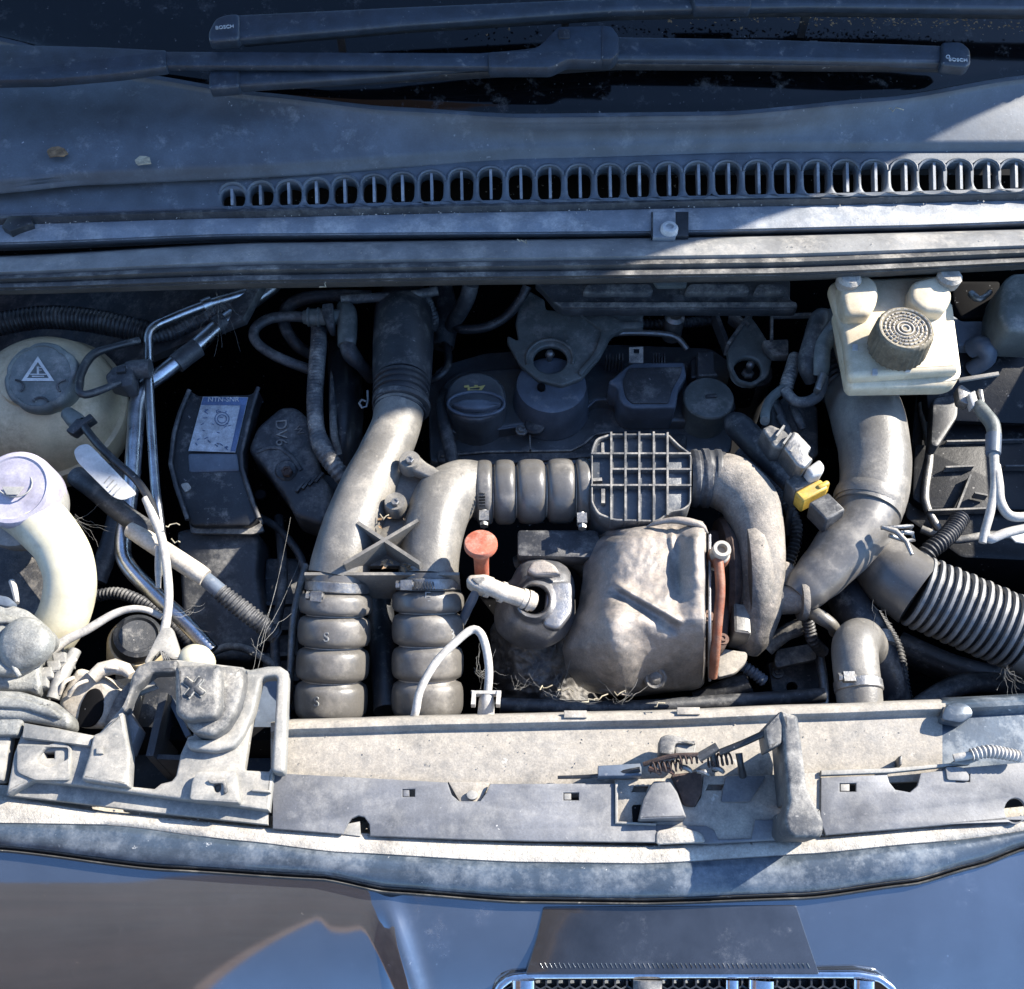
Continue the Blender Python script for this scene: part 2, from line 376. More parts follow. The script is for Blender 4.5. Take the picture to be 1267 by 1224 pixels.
# ================================================================== windscreen, scuttle, seal
GL = [(-120,20),(0,48),(100,74),(165,92),(320,116),(480,134),(640,143),(900,140),(1100,122),(1267,95),(1400,70)]
cB = [(-120,233),(0,226),(100,216),(270,209),(640,186),(950,179),(1400,178)]
cD = [(-120,274),(0,267),(275,259),(640,251),(960,244),(1400,234)]
off = lambda c, d: (lambda x: lerp_pts(c, x) + d)
X0, X1 = -120, 1390
# windscreen
g = strip([([(-120,-190),(1400,-190)], .27), ([(-120,-60),(1400,-60)], .208), (off(GL,-14), .160), (off(GL,6), .149)], X0, X1, 40, .006)
gl = g.build('windscreen', M['glass'], None, 60); tag(gl, 'dark dirty windscreen glass above the scuttle panel', 'windscreen')
t = thing('scuttle_panel', 'grey weathered plastic scuttle panel with a row of air slots', 'scuttle panel', P(633, 240, .09))
s1 = strip([(off(GL,-2), .158), (off(GL,3), .162), (off(GL,7), .158), (off(GL,10), .156),
            (lambda x: (lerp_pts(GL,x)*.6+lerp_pts(cB,x)*.4), .146), (off(cB,-6), .131), (off(cB,0), .128), (off(cB,6), .121), (off(cB,10), .119)], X0, X1, 24, .004)
s1.build('upper_skin', M['cowl'], t, 60)
# grille band with slots
yb0, yb1 = lerp_pts(cB, 640) + 8, lerp_pts(cD, 640)
p0, p1 = P(640, yb0, .119), P(640, yb1, .104)
pg = Pl(640, yb0, .119, 0, (p1.z - p0.z) / (p1.y - p0.y))
sx = [288,323,358,392,427,463,498,534,571,607,644,680,717,754,790,827,863,900,937,973,1010,1046,1081,1118,1153,1186,1220,1254,1288,1322,1356]
holes = []
for x in sx:
    yt = lerp_pts(cB, x) + (22 if x > 300 else 26); yb = lerp_pts(cD, x) - 3
    holes.append(fillet([(x-15,yt),(x+15,yt),(x+14,yb),(x-14,yb)], 12, 4))
outer = [(x, lerp_pts(cB, x) + 8) for x in range(X0, X1 + 1, 30)] + [(x, lerp_pts(cD, x)) for x in range(X1, X0 - 1, -30)]
plate('grille_band', pg, outer, M['cowl'], t, h=.016, bev=.0035, holes=holes, res=2)
mr = None
for x in sx:
    yt = lerp_pts(cB, x) + 18; yb = lerp_pts(cD, x) - 1
    a, b = pg.pt(x, yt, -.007), pg.pt(x + 1, yb, -.007)
    m = MB().box((a+b)/2, (b-a), AX_R, pg.n, (b-a).length/2, .0014, .006)
    m.build('slot_rib', M['cowlL'], t, 30)
# raised arch over each slot
for x in sx:
    yt = lerp_pts(cB, x) + 21; q = []
    for k in range(9):
        a = math.pi * k / 8; q.append(pg.pt(x - 17.2*math.cos(a), yt + 11 - 13*math.sin(a), .0005))
    MB().sweep(q, [.0008]+[.0019]*7+[.0008], 6).build('slot_rim', M['cowl'], t, 60)
# dark step and ledge
e1 = [(-120,308),(0,302),(300,291),(640,289),(800,288),(1100,281),(1400,271)]
s2 = strip([(off(cD,-1), .100), (off(cD,7), .094), (off(cD,12), .096), (lambda x: lerp_pts(cD,x)*.35+lerp_pts(e1,x)*.65, .097), (off(e1,-2), .094), (off(e1,1), .087), (off(e1,6), .062)], X0, X1, 24, .003)
s2.build('front_ledge', M['cowlL'], t, 50)
s2b = strip([(off(cD,0.5), .1035), (off(cD,3), .1035), (off(cD,9), .0985)], X0, X1, 24, .003); s2b.build('dark_step', M['blackd'], t, 40)
# screw boss in the ledge
pb = Pl(828, 280, .0985)
plate('screw_recess', pb, [(806,262),(852,262),(852,292),(806,292)], M['black'], t, h=.006, bev=.0005, up=.0008)
plate('screw_tab', pb, [(808,262),(836,262),(836,294),(808,294)], M['cowlL'], t, h=.006, bev=.0008, up=.003)
c = P(828, 284, .103); u = S(828, 284, .103)
MB().lathe(c, (0,0,1), [(11*u,-.004),(11*u,.002),(9*u,.0045),(5.5*u,.005),(5*u,.002),(.2*u,.002)], 20).build('screw_boss', M['white'], t, 40)
# clip and litter notch at the left end
plate('clip', Pl(20, 275, .1005), [(2,280),(10,268),(38,266),(40,276),(12,286)], M['black'], t, h=.01, bev=.0008, up=.004)
# --- bonnet seal
j = [(-120,370),(0,361),(300,353),(640,348),(960,344),(1400,324)]
hh = [(-120,327),(0,319),(320,302),(640,298),(850,295),(1400,282)]
ts = thing('bonnet_seal', 'long ribbed rubber bonnet seal along the front edge of the scuttle', 'rubber seal', P(633, 330, .05))
mid = lambda k: (lambda x: lerp_pts(hh,x)*(1-k)+lerp_pts(j,x)*k)
strip([(mid(-.06), .066), (mid(0), .090), (mid(.05), .096), (mid(.2), .0985), (mid(.42), .099), (mid(.5), .095)], X0, X1, 24, .004).build('upper_band', M['rubberL'], ts, 60)
strip([(mid(.47), .088), (mid(.53), .0965), (mid(.62), .098), (mid(.70), .094), (mid(.74), .089), (mid(.78), .094), (mid(.88), .093), (mid(.97), .086), (mid(1.0), .078), (mid(1.02), .05)], X0, X1, 24, .004).build('lower_lip', M['rubber'], ts, 60)

# --- wipers
t = thing('wiper', 'windscreen wiper with its cranked arm lying in front of the other one', 'wiper', P(640, 75, .165))
pw = Pl(640, 75, .205, 0, .12)
plate('arm_shank', pw, [(-60,52),(120,57),(206,61),(206,82),(150,90),(60,98),(-60,100)], M['wiper'], t, h=.012, bev=.003, fil=3, up=.004)
plate('arm_bar', pw, [(204,63),(420,64),(608,65),(608,82),(420,81),(204,81)], M['wiper'], t, h=.008, bev=.0022, up=.0025)
plate('arm_adapter', pw, fillet([(604,63),(652,62),(668,55),(690,32),(752,30),(765,40),(766,66),(757,74),(702,73),(682,83),(604,83)], 5), M['wiper'], t, h=.015, bev=.003, up=.007)
plate('adapter_catch', pw, fillet([(691,36),(705,36),(705,47),(691,47)], 2), M['black'], t, h=.003, bev=.0006, up=.0085)
plate('adapter_end', pw, fillet([(744,31),(757,32),(766,44),(766,64),(757,73),(744,73)], 4), M['wiper'], t, h=.012, bev=.002, up=.0085)
bl = plate('blade_spoiler', pw, [(292,84),(450,76),(640,60),(765,44),(950,47),(1168,55),(1168,77),(950,73),(765,72),(640,78),(450,95),(292,105)], M['wiper'], t, h=.012, bev=.004, up=-.008, res=2)
plate('blade_rubber', pw, [(300,97),(640,80),(765,72),(1165,77),(1165,82),(765,79),(640,87),(300,106)], M['black'], t, h=.009, bev=.001, up=-.014)
plate('end_cap', pw, fillet([(1165,51),(1190,51),(1201,60),(1202,78),(1196,82),(1165,79)], 5), M['wiper'], t, h=.014, bev=.003, up=-.004, res=2)
plate('end_cap', pw, fillet([(258,88),(272,82),(296,83),(296,106),(258,109)], 4), M['wiper'], t, h=.014, bev=.003, up=-.006, res=2)
MB().addmesh(text_mesh('BOSCH', pw, 1187, 71, 7.2, rot=R(-4), up=-.0036)).build('lettering', M['print'], t)
MB().addmesh(plate_mesh(pw, circ(1173,70,2.6,2.3), [circ(1173,70,1.7,1.5)], .0006, 0, -.0034)).build('lettering', M['print'], t)
# blade stand-off pads down to the glass
for x, y in ((420,96),(700,82),(1000,78)):
    a, b = pw.pt(x, y, -.016), P(x, y, .12)
    MB().box((a+b)/2 , AX_R, (0,1,0), (0,0,1), .004, .002, .026).build('blade_clip', M['black'], t)
t2 = thing('wiper', 'windscreen wiper blade lying higher up the glass behind the other one', 'wiper', P(640, 15, .185))
pw2 = Pl(640, 15, .225, 0, .2)
plate('blade_spoiler', pw2, [(292,17),(500,7),(760,-4),(1000,-9),(1390,-10),(1390,12),(1000,7),(760,12),(500,30),(292,48)], M['wiper'], t2, h=.012, bev=.004, up=0, res=2)
plate('blade_rubber', pw2, [(300,44),(500,27),(760,11),(1000,7),(1390,11),(1390,17),(1000,12),(760,17),(500,33),(300,50)], M['black'], t2, h=.010, bev=.001, up=-.006)
plate('end_cap', pw2, fillet([(257,40),(266,22),(280,17),(296,16),(296,48),(258,51)], 6), M['wiper'], t2, h=.014, bev=.003, up=.003, res=2)
plate('arm_adapter', pw2, fillet([(852,-22),(930,-22),(930,8),(860,8)], 4), M['wiper'], t2, h=.016, bev=.003, up=.008)
MB().addmesh(text_mesh('BOSCH', pw2, 279, 37, 7, rot=R(7), up=.0034)).build('lettering', M['print'], t2)
for x, y in ((420,36),(700,16),(1000,8)):
    a = pw2.pt(x, y, -.016); MB().box(a - Vector((0,0,.014)), AX_R, (0,1,0), (0,0,1), .004, .002, .026).build('blade_clip', M['black'], t2)

# ================================================================== the bay itself (setting)
def setting(o): return tag(o, kind='structure')
LZ = -.50
def quad_wall(name, a, b, z0, z1, m_):
    A, B = Vector(a), Vector(b); d = (B - A).normalized(); s_ = Vector((-d.y, d.x, 0)) * .006
    v = [A + s_ + Vector((0,0,z0)), A - s_ + Vector((0,0,z0)), B - s_ + Vector((0,0,z0)), B + s_ + Vector((0,0,z0)),
         A + s_ + Vector((0,0,z1)), A - s_ + Vector((0,0,z1)), B - s_ + Vector((0,0,z1)), B + s_ + Vector((0,0,z1))]
    return setting(MB().add(v, [(0,1,2,3)[::-1],(4,5,6,7),(0,4,7,3),(1,2,6,5),(0,1,5,4),(3,7,6,2)]).build(name, m_))
yb = P(633, 352, .05).y; yf = P(633, 905, .02).y
XL, XR = -.72, .72
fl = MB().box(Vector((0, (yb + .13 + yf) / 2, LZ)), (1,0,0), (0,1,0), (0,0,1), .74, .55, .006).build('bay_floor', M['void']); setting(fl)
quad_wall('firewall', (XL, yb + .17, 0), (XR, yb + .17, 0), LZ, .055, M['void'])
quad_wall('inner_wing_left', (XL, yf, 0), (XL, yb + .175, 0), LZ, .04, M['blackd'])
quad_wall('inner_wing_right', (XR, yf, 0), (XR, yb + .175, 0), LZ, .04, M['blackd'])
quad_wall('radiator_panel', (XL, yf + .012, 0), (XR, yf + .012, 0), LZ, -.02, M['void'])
# sloping wing shelf at the rear left
pwg = Pl(120, 380, -.06, .25, .15)
setting(plate('wing_shelf', pwg, [(-140,340),(330,340),(300,395),(190,440),(120,470),(-140,520)], M['blackd'], None, h=.012, bev=.001))
# ================================================================== front: crossmember, covers, latch, bumper
def rect(x0, y0, x1, y1): return [(x0,y0),(x1,y0),(x1,y1),(x0,y1)]
t = thing('crossmember', 'pale dust caked steel crossmember behind the bonnet latch', 'crossmember', P(700, 920, -.06))
top = [(330,903),(360,899),(560,893),(800,888),(1000,880),(1170,874),(1400,862)]
bot = [(330,972),(560,975),(700,972),(800,968),(1010,958),(1400,940)]
strip([(off(top,-9), -.05), (off(top,-8), .006), (off(top,-7), .013), (off(top,-3), .0175), (off(top,3), .0175), (off(top,8), .014), (off(top,10), .0105), (off(top,13), .009)], 335, 1170, 14, .003).build('rolled_lip', M['slam'], t, 50)
strip([(off(top,12), .0095), (off(top,30), .010), (off(bot,-14), .009), (off(bot,14), .004)], 335, 1166, 14, .003).build('web', M['slam'], t, 50)
strip([(off(top,-11), -.05), (off(top,-9), .008), (off(top,-6), .016), (off(top,3), .018), (off(top,9), .014), (off(top,14), .0085), (off(top,30), .0095), (off(bot,16), .006)], 1166, 1395, 14, .003).build('blue_end', M['paintd'], t, 50)  # right end in a darker blue than the web
plate('end_bump', Pl(1188, 876, .0155), fillet([(1164,890),(1170,872),(1184,867),(1200,872),(1206,884),(1190,895)], 6), M['paintd'], t, h=.012, bev=.002, up=.008)
for x, y in ((712,884),(852,880)): plate('edge_tab', Pl(x, y, .0175), rect(x-14,y-5,x+14,y+4), M['slam'], t, h=.004, bev=.0005, up=.0022)

# --- plastic cover strip over the crossmember, left
t = thing('front_cover', 'long grey plastic cover strip in front of the pale crossmember', 'cover strip', P(560, 1000, .0))
pc = Pl(560, 995, .0150, 0, .05)
outer = Y6(-8,265, 300,281, 588,297) + Y6(603,340, 628,361, 700,361, 722,330, 734,302) + Y6(1160,300, 1160,436, 1300,441, 1300,502, 900,498, 640,492, 325,480, 322,440, 305,416, 285,411, 262,420, 250,436, 232,474, -8,455)
plate('cover', pc, outer, M['cover'], t, h=.004, bev=.0012, holes=[Y6(435,321, 477,321, 477,346, 435,346), Y6(984,333, 1036,333, 1036,358, 984,358)])
plate('clip_head', pc, Y6(437,323, 458,323, 458,346, 437,346), M['cover'], t, h=.006, bev=.0008, up=-.001)
plate('clip_head', pc, Y6(986,335, 1010,335, 1010,357, 986,357), M['covl'], t, h=.006, bev=.0008, up=-.001)
plate('under_tab', pc, Y6(590,295, 735,297, 700,365, 630,365), M['slam'], t, h=.004, bev=.0008, up=-.005)
plate('plug', pc, circ(*Y6(672,340)[0], 7, 6), M['covl'], t, h=.006, bev=.001, up=-.001)
plate('locating_tab', pc, Y6(232,474, 240,440, 290,430, 292,482), M['covl'], t, h=.005, bev=.0008, up=-.0035)
plate('cover_edge', pc, Y6(1160,298, 1170,298, 1170,430, 1300,436, 1300,443, 1160,438), M['covl'], t, h=.006, bev=.001, up=.003)

# --- cover strip right
t = thing('front_cover', 'grey plastic cover strip with a round hole beside the bonnet catch', 'cover strip', P(1130, 990, .0))
pc2 = Pl(1130, 990, .0155, 0, .05)
plate('cover', pc2, Y7(640,255, 845,246, 852,270, 870,292, 915,300, 938,280, 948,241, 1100,222, 1300,205, 1300,375, 1000,404, 655,433, 638,392), M['cover'], t, h=.004, bev=.0012,
      holes=[Y7(698,273, 748,273, 748,298, 698,298), Y7(1058,244, 1100,244, 1100,268, 1058,268), circ(*Y7(1240,356)[0], 13, 15)])
plate('clip_head', pc2, Y7(700,275, 728,275, 728,297, 700,297), M['covl'], t, h=.006, bev=.0008, up=-.001)
plate('clip_head', pc2, Y7(1060,248, 1078,248, 1078,266, 1060,266), M['covl'], t, h=.006, bev=.0008, up=-.001)
plate('clip_plate', pc2, fillet(Y7(1025,222, 1075,222, 1098,246, 1098,266, 1030,262), 3), M['cover'], t, h=.003, bev=.0006, up=.0022)
plate('rear_edge', pc2, Y7(640,232, 850,226, 1100,205, 1100,214, 850,240, 640,248), M['covl'], t, h=.006, bev=.001, up=.001)
q = Y7(1085,180, 1130,178, 1225,185); plate('sleeve_pad', pc2, Y7(1040,210, 1090,175, 1130,200, 1090,215), M['covl'], t, h=.004, bev=.001, up=.005)
t = thing('corrugated_sleeve', 'short white corrugated sleeve on the blue end of the crossmember', 'cable sleeve', P(1225, 932, .02))
MB().tube([(1202,934,.028,8),(1225,930,.03,8.5),(1260,936,.026,8)], 14, corr=(5,2.2,'sin')).build('sleeve', M['cable'], t, 60)
MB().tube([(1180,938,.024,5),(1204,934,.028,5)], 12).build('sleeve_end', M['cable'], t, 60)

# --- bonnet latch
t = thing('latch_plate', 'dusty stepped plate under the bonnet latch', 'latch plate', P(860, 990, -.01))
pl_ = Pl(880, 990, .0125, 0, .05)
plate('plate', pl_, Y7(0,262, 178,256, 205,300, 220,340, 250,345, 268,315, 276,250, 525,245, 640,238, 640,432, 530,440, 530,385, 442,388, 425,446, 322,448, 306,420, 285,407, 150,405, 0,402), M['slam'], t, h=.005, bev=.001,
      holes=[Y7(62,282, 106,282, 98,300, 54,300), Y7(292,276, 340,276, 332,294, 284,294)])
plate('step', pl_, Y7(-4,398, 285,404, 310,418, 322,446, 424,444, 436,386, 530,384, 530,446, 300,460, 0,452), M['cover'], t, h=.005, bev=.001, up=.0015)
plate('mud_pad', pl_, fillet(Y7(130,420, 200,405, 270,425, 285,455, 130,462), 5), M['dirt'], t, h=.004, bev=.0015, up=.004)
MB().addmesh(plate_mesh(pl_, fillet(Y7(55,340, 95,338, 80,395, 58,395), 3), [], .003, .0006, .0025)).build('slot_cover', M['void'], t)
MB().addmesh(plate_mesh(pl_, fillet(Y7(345,250, 470,250, 420,330, 330,330), 3), [], .002, .0005, .0022)).build('flat_pad', M['cover'], t)
t = thing('bonnet_latch', 'bonnet latch with rusty springs and a slanting black rod', 'latch', P(850, 940, .01))
plb = Pl(840, 950, .024, 0, .05)
plate('stop_block', plb, fillet(Y7(122,265, 172,265, 196,300, 225,380, 76,385, 90,320), 3), M['cover'], t, h=.016, bev=.002, up=.004)
plate('keeper', plb, fillet(Y7(140,180, 142,130, 165,120, 215,128, 255,150, 190,150, 186,185), 3), M['grey'], t, h=.018, bev=.002, up=.012)
plate('keeper_pad', plb, fillet(Y7(185,148, 255,150, 250,190, 190,190), 3), M['covl'], t, h=.010, bev=.002, up=.008)
def coil(a, b, turns, R_, r_, name='spring', mt=None):
    A, B = P(*a), P(*b); d = (B - A); n = turns * 10; ax = d.normalized(); u = ax.cross(Vector((0,0,1))).normalized(); v = ax.cross(u)
    pts = [A + d*(i/n) + (u*math.cos(2*math.pi*i/10) + v*math.sin(2*math.pi*i/10))*R_ for i in range(n+1)]
    MB().sweep(pts, [r_]*len(pts), 6).build(name, mt or M['rustd'], t, 80)
y = Y7(110,225, 205,218, 190,200, 270,195, 290,205, 360,195, 90,215, 175,190, 260,185, 320,160)
coil((*y[0],.036), (*y[1],.036), 6, .0042, .0009); coil((*y[2],.042), (*y[3],.042), 5, .0038, .0009); coil((*y[4],.038), (*y[5],.038), 5, .0048, .0010)
MB().tube([(*y[6],.034,3),(*y[7],.042,3.2),(*y[8],.046,3)], 8).build('latch_arm', M['rustd'], t)
MB().tube([(*Y7(260,195)[0],.044,6),(*y[9],.050,6)], 8).build('latch_arm', M['rubber'], t)
MB().tube([(*Y7(325,178)[0],.050,4.2),(*Y7(400,148)[0],.056,4.2),(*Y7(478,112)[0],.066,4.2)], 12).build('rod', M['black'], t)
for a in ((300,170),(385,190)):
    q = Y7(*a)[0]; MB().tube([(q[0],q[1]-4,.048,4.5),(q[0]+2,q[1]+8,.044,4),(q[0]+5,q[1]+24,.03,5)], 10).build('rod_pivot', M['black'], t)
plate('cheek', plb, fillet(Y7(175,245, 270,235, 272,300, 250,345, 215,340, 200,300), 4), M['rustd'], t, h=.012, bev=.001, up=-.006)
for a in (120, 160, 215, 270, 315):
    q = Y7(a, 225 + random.uniform(-5,12))[0]; MB().tube([(q[0]-5,q[1],.034,3.4),(q[0]+4,q[1]+2,.036,3.6),(q[0]+9,q[1]+6,.033,2.6)], 8).build('link', M['zinc'] if a % 20 else M['rust'], t)
MB().tube([(690,962,.014,2.2),(740,960,.018,2.6),(792,952,.026,3.4)], 8).build('cable_end', M['black'], t)
plate('cable_guide', Pl(770, 955, .022), Y6(1102,240, 1250,232, 1250,274, 1102,276), M['blueg'], t, h=.010, bev=.001, up=.002)
plate('clip_head', Pl(885, 935, .02), Y7(880,190, 890,185, 890,215, 880,216), M['black'], t, h=.012, bev=.001)
t = thing('bonnet_catch', 'tall grey plastic safety catch lever standing on the front cover', 'catch lever', P(990, 1020, .015))
plv = Pl(985, 950, .070, 0, .16)
plate('lever', plv, fillet(Y7(515,46, 570,64, 583,160, 598,285, 625,340, 650,392, 648,425, 630,440, 555,440, 535,425, 526,385, 540,330, 528,220, 522,120), 4), M['grey'], t, h=.026, bev=.004, res=2)
plate('lever_head', plv, fillet(Y7(515,48, 535,60, 520,150, 478,172, 466,100), 3), M['grey'], t, h=.030, bev=.003, up=-.002)
plate('lever_foot', plv, fillet(Y7(535,350, 640,350, 648,425, 640,440, 545,440, 528,420), 5), M['grey'], t, h=.05, bev=.004, up=-.004)
plate('lever_web', plv, fillet(Y7(528,120, 560,120, 590,330, 545,330), 3), M['grey'], t, h=.05, bev=.003, up=-.01)

# --- left headlamp carrier panel
t = thing('headlamp_carrier', 'pale dusty plastic headlamp carrier with deep openings left of the crossmember', 'carrier panel', P(150, 930, -.04))
pp = Pl(180, 930, .026, 0, .04)
outer = Y5(92,285, 200,300, 348,330, 372,318, 440,240, 470,200, 490,110, 515,70, 560,52, 660,47, 905,75, 915,82, 935,85, 1000,72, 1045,72, 1072,90, 1074,130, 1064,280, 1058,470, 1018,470, 1003,612, 880,595, 600,560, 300,520, 120,500, 30,548, 22,545, 50,400)
h1 = Y5(572,96, 655,92, 720,95, 720,330, 700,336, 690,360, 672,400, 655,480, 640,500, 600,510, 575,530, 478,520, 484,395, 452,340, 470,235, 500,150)
h2 = fillet(Y5(978,112, 1032,110, 1030,220, 1008,465, 910,460, 930,330, 950,230), 4)
plate('panel', pp, outer, M['covl'], t, h=.012, bev=.0025, holes=[h1, h2, Y5(160,392, 200,392, 200,415, 165,415)], res=2)
plate('shelf', pp, Y5(20,548, 120,502, 300,522, 600,562, 1000,612, 1000,665, 600,622, 250,580, 28,555), M['covl'], t, h=.006, bev=.001, up=-.010)
pdeep = Pl(180, 930, -.06)
plate('well_floor', pdeep, Y5(430,60, 760,60, 760,560, 430,560), M['black'], t, h=.006)
plate('well_floor', pdeep, Y5(880,90, 1080,90, 1080,500, 880,500), M['blueg'], t, h=.006, up=-.01)
m = MB(); q = [Y5(*a)[0] for a in ((610,180),(560,400))]; m.wall(q[0], q[1], .01, .06, 9); m.build('well_rib', M['blackd'], t)
m = MB(); q = [Y5(*a)[0] for a in ((560,410),(680,415))]; m.wall(q[0], q[1], .0, .06, 6); m.build('well_rib', M['blackd'], t)
m = MB(); q = [Y5(*a)[0] for a in ((632,190),(700,330))]; m.wall(q[0], q[1], -.005, .05, 6); m.build('well_rib', M['blueg'], t)
plate('well_gusset', pp, Y5(470,210, 540,95, 575,140, 480,170), M['covl'], t, h=.01, bev=.001, up=-.004)
plate('well_gusset', pp, Y5(452,240, 470,225, 520,300, 484,390, 455,335), M['cover'], t, h=.02, bev=.001, up=-.006)
plate('upright_wall', pp, fillet(Y5(345,332, 372,320, 455,240, 470,320, 485,395, 478,522, 375,508, 300,495, 330,400), 3), M['covl'], t, h=.016, bev=.003, up=.010, res=2)
plate('square_boss', pp, Y5(358,376, 384,376, 384,400, 358,400), M['covl'], t, h=.004, bev=.001, up=.0125)
plate('sunk_pad', pp, fillet(Y5(60,360, 265,368, 262,500, 130,500, 60,470), 6), M['covl'], t, h=.006, bev=.002, up=.003, holes=[fillet(Y5(132,425, 160,385, 215,365, 255,380, 250,420, 180,450), 4)])
plate('outer_rim', pp, Y5(88,283, 348,330, 338,372, 80,340), M['covl'], t, h=.01, bev=.002, up=.006)
plate('tower_rim', pp, fillet(Y5(490,115, 515,70, 560,52, 660,47, 660,92, 570,96, 505,150, 470,230, 455,240), 3), M['grey'], t, h=.016, bev=.003, up=.009, res=2)
plate('slot_frame', pp, fillet(Y5(915,84, 935,86, 1045,72, 1074,95, 1060,470, 1012,468, 1034,108, 975,112, 945,240, 905,330, 870,375, 800,392, 700,382, 690,345, 790,345, 850,315, 890,240), 6), M['covl'], t, h=.016, bev=.003, up=.009, res=2)
plate('hole_bracket', pp, fillet(Y5(735,465, 880,462, 895,585, 705,572, 715,500), 5), M['covl'], t, h=.014, bev=.002, up=.008, holes=[circ(*Y5(810,525)[0], 4.5, 6)])
plate('bracket_arch', pp, fillet(Y5(770,497, 840,492, 850,540, 835,552, 832,510, 785,512), 3), M['grey'], t, h=.006, bev=.001, up=.0105)
plate('rib_bar', pp, Y5(940,530, 1008,536, 1008,545, 940,540), M['covl'], t, h=.006, bev=.001, up=.004)
plate('side_lug', pp, fillet(Y5(-30,240, 60,250, 88,275, 60,330, -30,330), 4), M['lamp'], t, h=.012, bev=.002, up=.004)
plate('side_lug', pp, fillet(Y5(-30,340, 40,325, 10,500, -30,500), 4), M['covl'], t, h=.012, bev=.002, up=-.002)
t = thing('bonnet_buffer', 'grey rubber bonnet buffer block marked with a moulded cross', 'buffer', P(255, 880, .0))
pbf = Pl(250, 860, .068, 0, .10)
plate('block', pbf, fillet(Y5(648,66, 822,62, 822,225, 800,262, 690,274, 650,250), 7), M['grey'], t, h=.05, bev=.006, res=2)
plate('sloping_side', pbf, fillet(Y5(810,66, 906,76, 905,140, 880,235, 840,300, 790,332, 720,322, 690,290, 690,262, 790,262, 812,235), 6), M['grey'], t, h=.045, bev=.006, up=-.014, res=2)
cx, cy = Y5(725, 152)[0]
for a in (R(52), R(-38)):
    m = MB(); d = Vector((math.cos(a), math.sin(a)))
    q = [(cx + d.x*s_*14.5, cy - d.y*s_*14.5) for s_ in (-1, 1)]
    A, B = pbf.pt(*q[0], .0006), pbf.pt(*q[1], .0006); m.sweep([A.lerp(B, .0), A.lerp(B,.06), A.lerp(B,.5), A.lerp(B,.94), B], [.0016,.0030,.0024,.0030,.0016], 10, squash=.7)
    m.build('cross_bar', M['blackd'], t, 60)
    for s_ in (-1, 1):
        n_ = Vector((-d.y, d.x)) * 3.6 * s_
        for k in (-1, 1):
            q0 = (cx + n_.x + d.x*4.5*k, cy - n_.y - d.y*4.5*k); q1 = (cx + n_.x + d.x*15*k, cy - n_.y - d.y*15*k)
            A, B = pbf.pt(*q0, .0004), pbf.pt(*q1, .0004); MB().sweep([A, B], [.0011, .0011], 6).build('cross_rim', M['covl'], t, 60)

# --- bumper
a0 = [(-120,985),(0,985),(140,1005),(340,1024),(640,1042),(800,1046),(1000,1036),(1150,1022),(1400,1000)]
a1 = [(-120,1018),(0,1018),(140,1020),(300,1040),(420,1054),(640,1066),(800,1068),(1000,1056),(1150,1042),(1400,1010)]
a2 = [(-120,1042),(0,1048),(200,1072),(400,1084),(480,1100),(640,1112),(800,1114),(1000,1107),(1130,1090),(1210,1068),(1270,1046),(1400,1010)]
t = thing('bumper', 'glossy dark blue front bumper with a dusty upper edge', 'bumper', P(633, 1150, -.15))
strip([(off(a0,-14), -.02), (off(a0,-1), -.016), (off(a0,1.5), .0075), (lambda x: lerp_pts(a0,x)*.5+lerp_pts(a1,x)*.5, .0105), (off(a1,0), .0095), (off(a1,5), .004)], X0, X1, 14, .003).build('dirt_ledge', M['dirt'], t, 60)
k_ = lambda u: (lambda x: lerp_pts(a1,x)*(1-u)+lerp_pts(a2,x)*u)
strip([(k_(-.02), .0045), (k_(.06), .0095), (k_(.3), .0105), (k_(.65), .009), (k_(.9), .005), (k_(1.0), -.001)], X0, X1, 14, .003).build('upper_flange', M['paintd'], t, 60)
for u0, u1 in ((-4, 1), (2.5, 6.5)):
    strip([(off(a2,u0), -.004), (off(a2,u0+1), .0015), (off(a2,(u0+u1)/2), .003), (off(a2,u1-1), .0015), (off(a2,u1), -.004)], X0, X1, 14, .002).build('edge_seal', M['rubber'], t, 60)
def zz(u): return -.004 - .022*u - .055*u*u
rows = []
for i in range(15):
    u = i / 14
    rows.append(((lambda u: (lambda x: (lerp_pts(a2,x)+6)*(1-u) + 1330*u))(u), (lambda u: (lambda x: zz(u) + .0085*math.exp(-((x-474-70*u)/15)**2)*min(1,max(0,u-.02)*6)))(u)))
strip(rows, X0, X1, 6, .003).build('skin', M['paint'], t, 80)
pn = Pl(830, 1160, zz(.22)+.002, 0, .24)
plate('reflection_panel', pn, fillet([(672,1122),(985,1120),(1000,1165),(1014,1206),(650,1206),(664,1160)], 4), M['dark_reflection'], t, h=.006, bev=.0006, res=2, up=.0012)  # dark reflection in the bumper, put in as a satin panel
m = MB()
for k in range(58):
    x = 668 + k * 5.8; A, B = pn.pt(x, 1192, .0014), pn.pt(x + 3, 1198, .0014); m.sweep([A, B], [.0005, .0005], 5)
o = m.build('reflection_marks', M['dark_reflection'], t, 60); tag(o, kind='stuff')
t = thing('grille', 'black honeycomb grille with a bright chrome rim in the bumper', 'grille', P(860, 1230, -.12))
pgz = Pl(860, 1228, zz(.50)+.004, 0, .34)
plate('backing', pgz, [(618,1290),(618,1222),(640,1204),(1080,1204),(1108,1226),(1108,1290)], M['void'], t, h=.012, up=-.006)
q = [(612,1290),(612,1240),(618,1221),(632,1210),(660,1207),(860,1206),(1062,1206),(1088,1211),(1104,1223),(1110,1242),(1110,1290)]
MB().sweep([pgz.pt(x, y, .002) for x, y in fillet(q, 5)[5:-5]], [.0035]*len(fillet(q,5)[5:-5]), 10).build('rim', M['chrome'], t, 60)
mh = MB(); r_ = 8.2
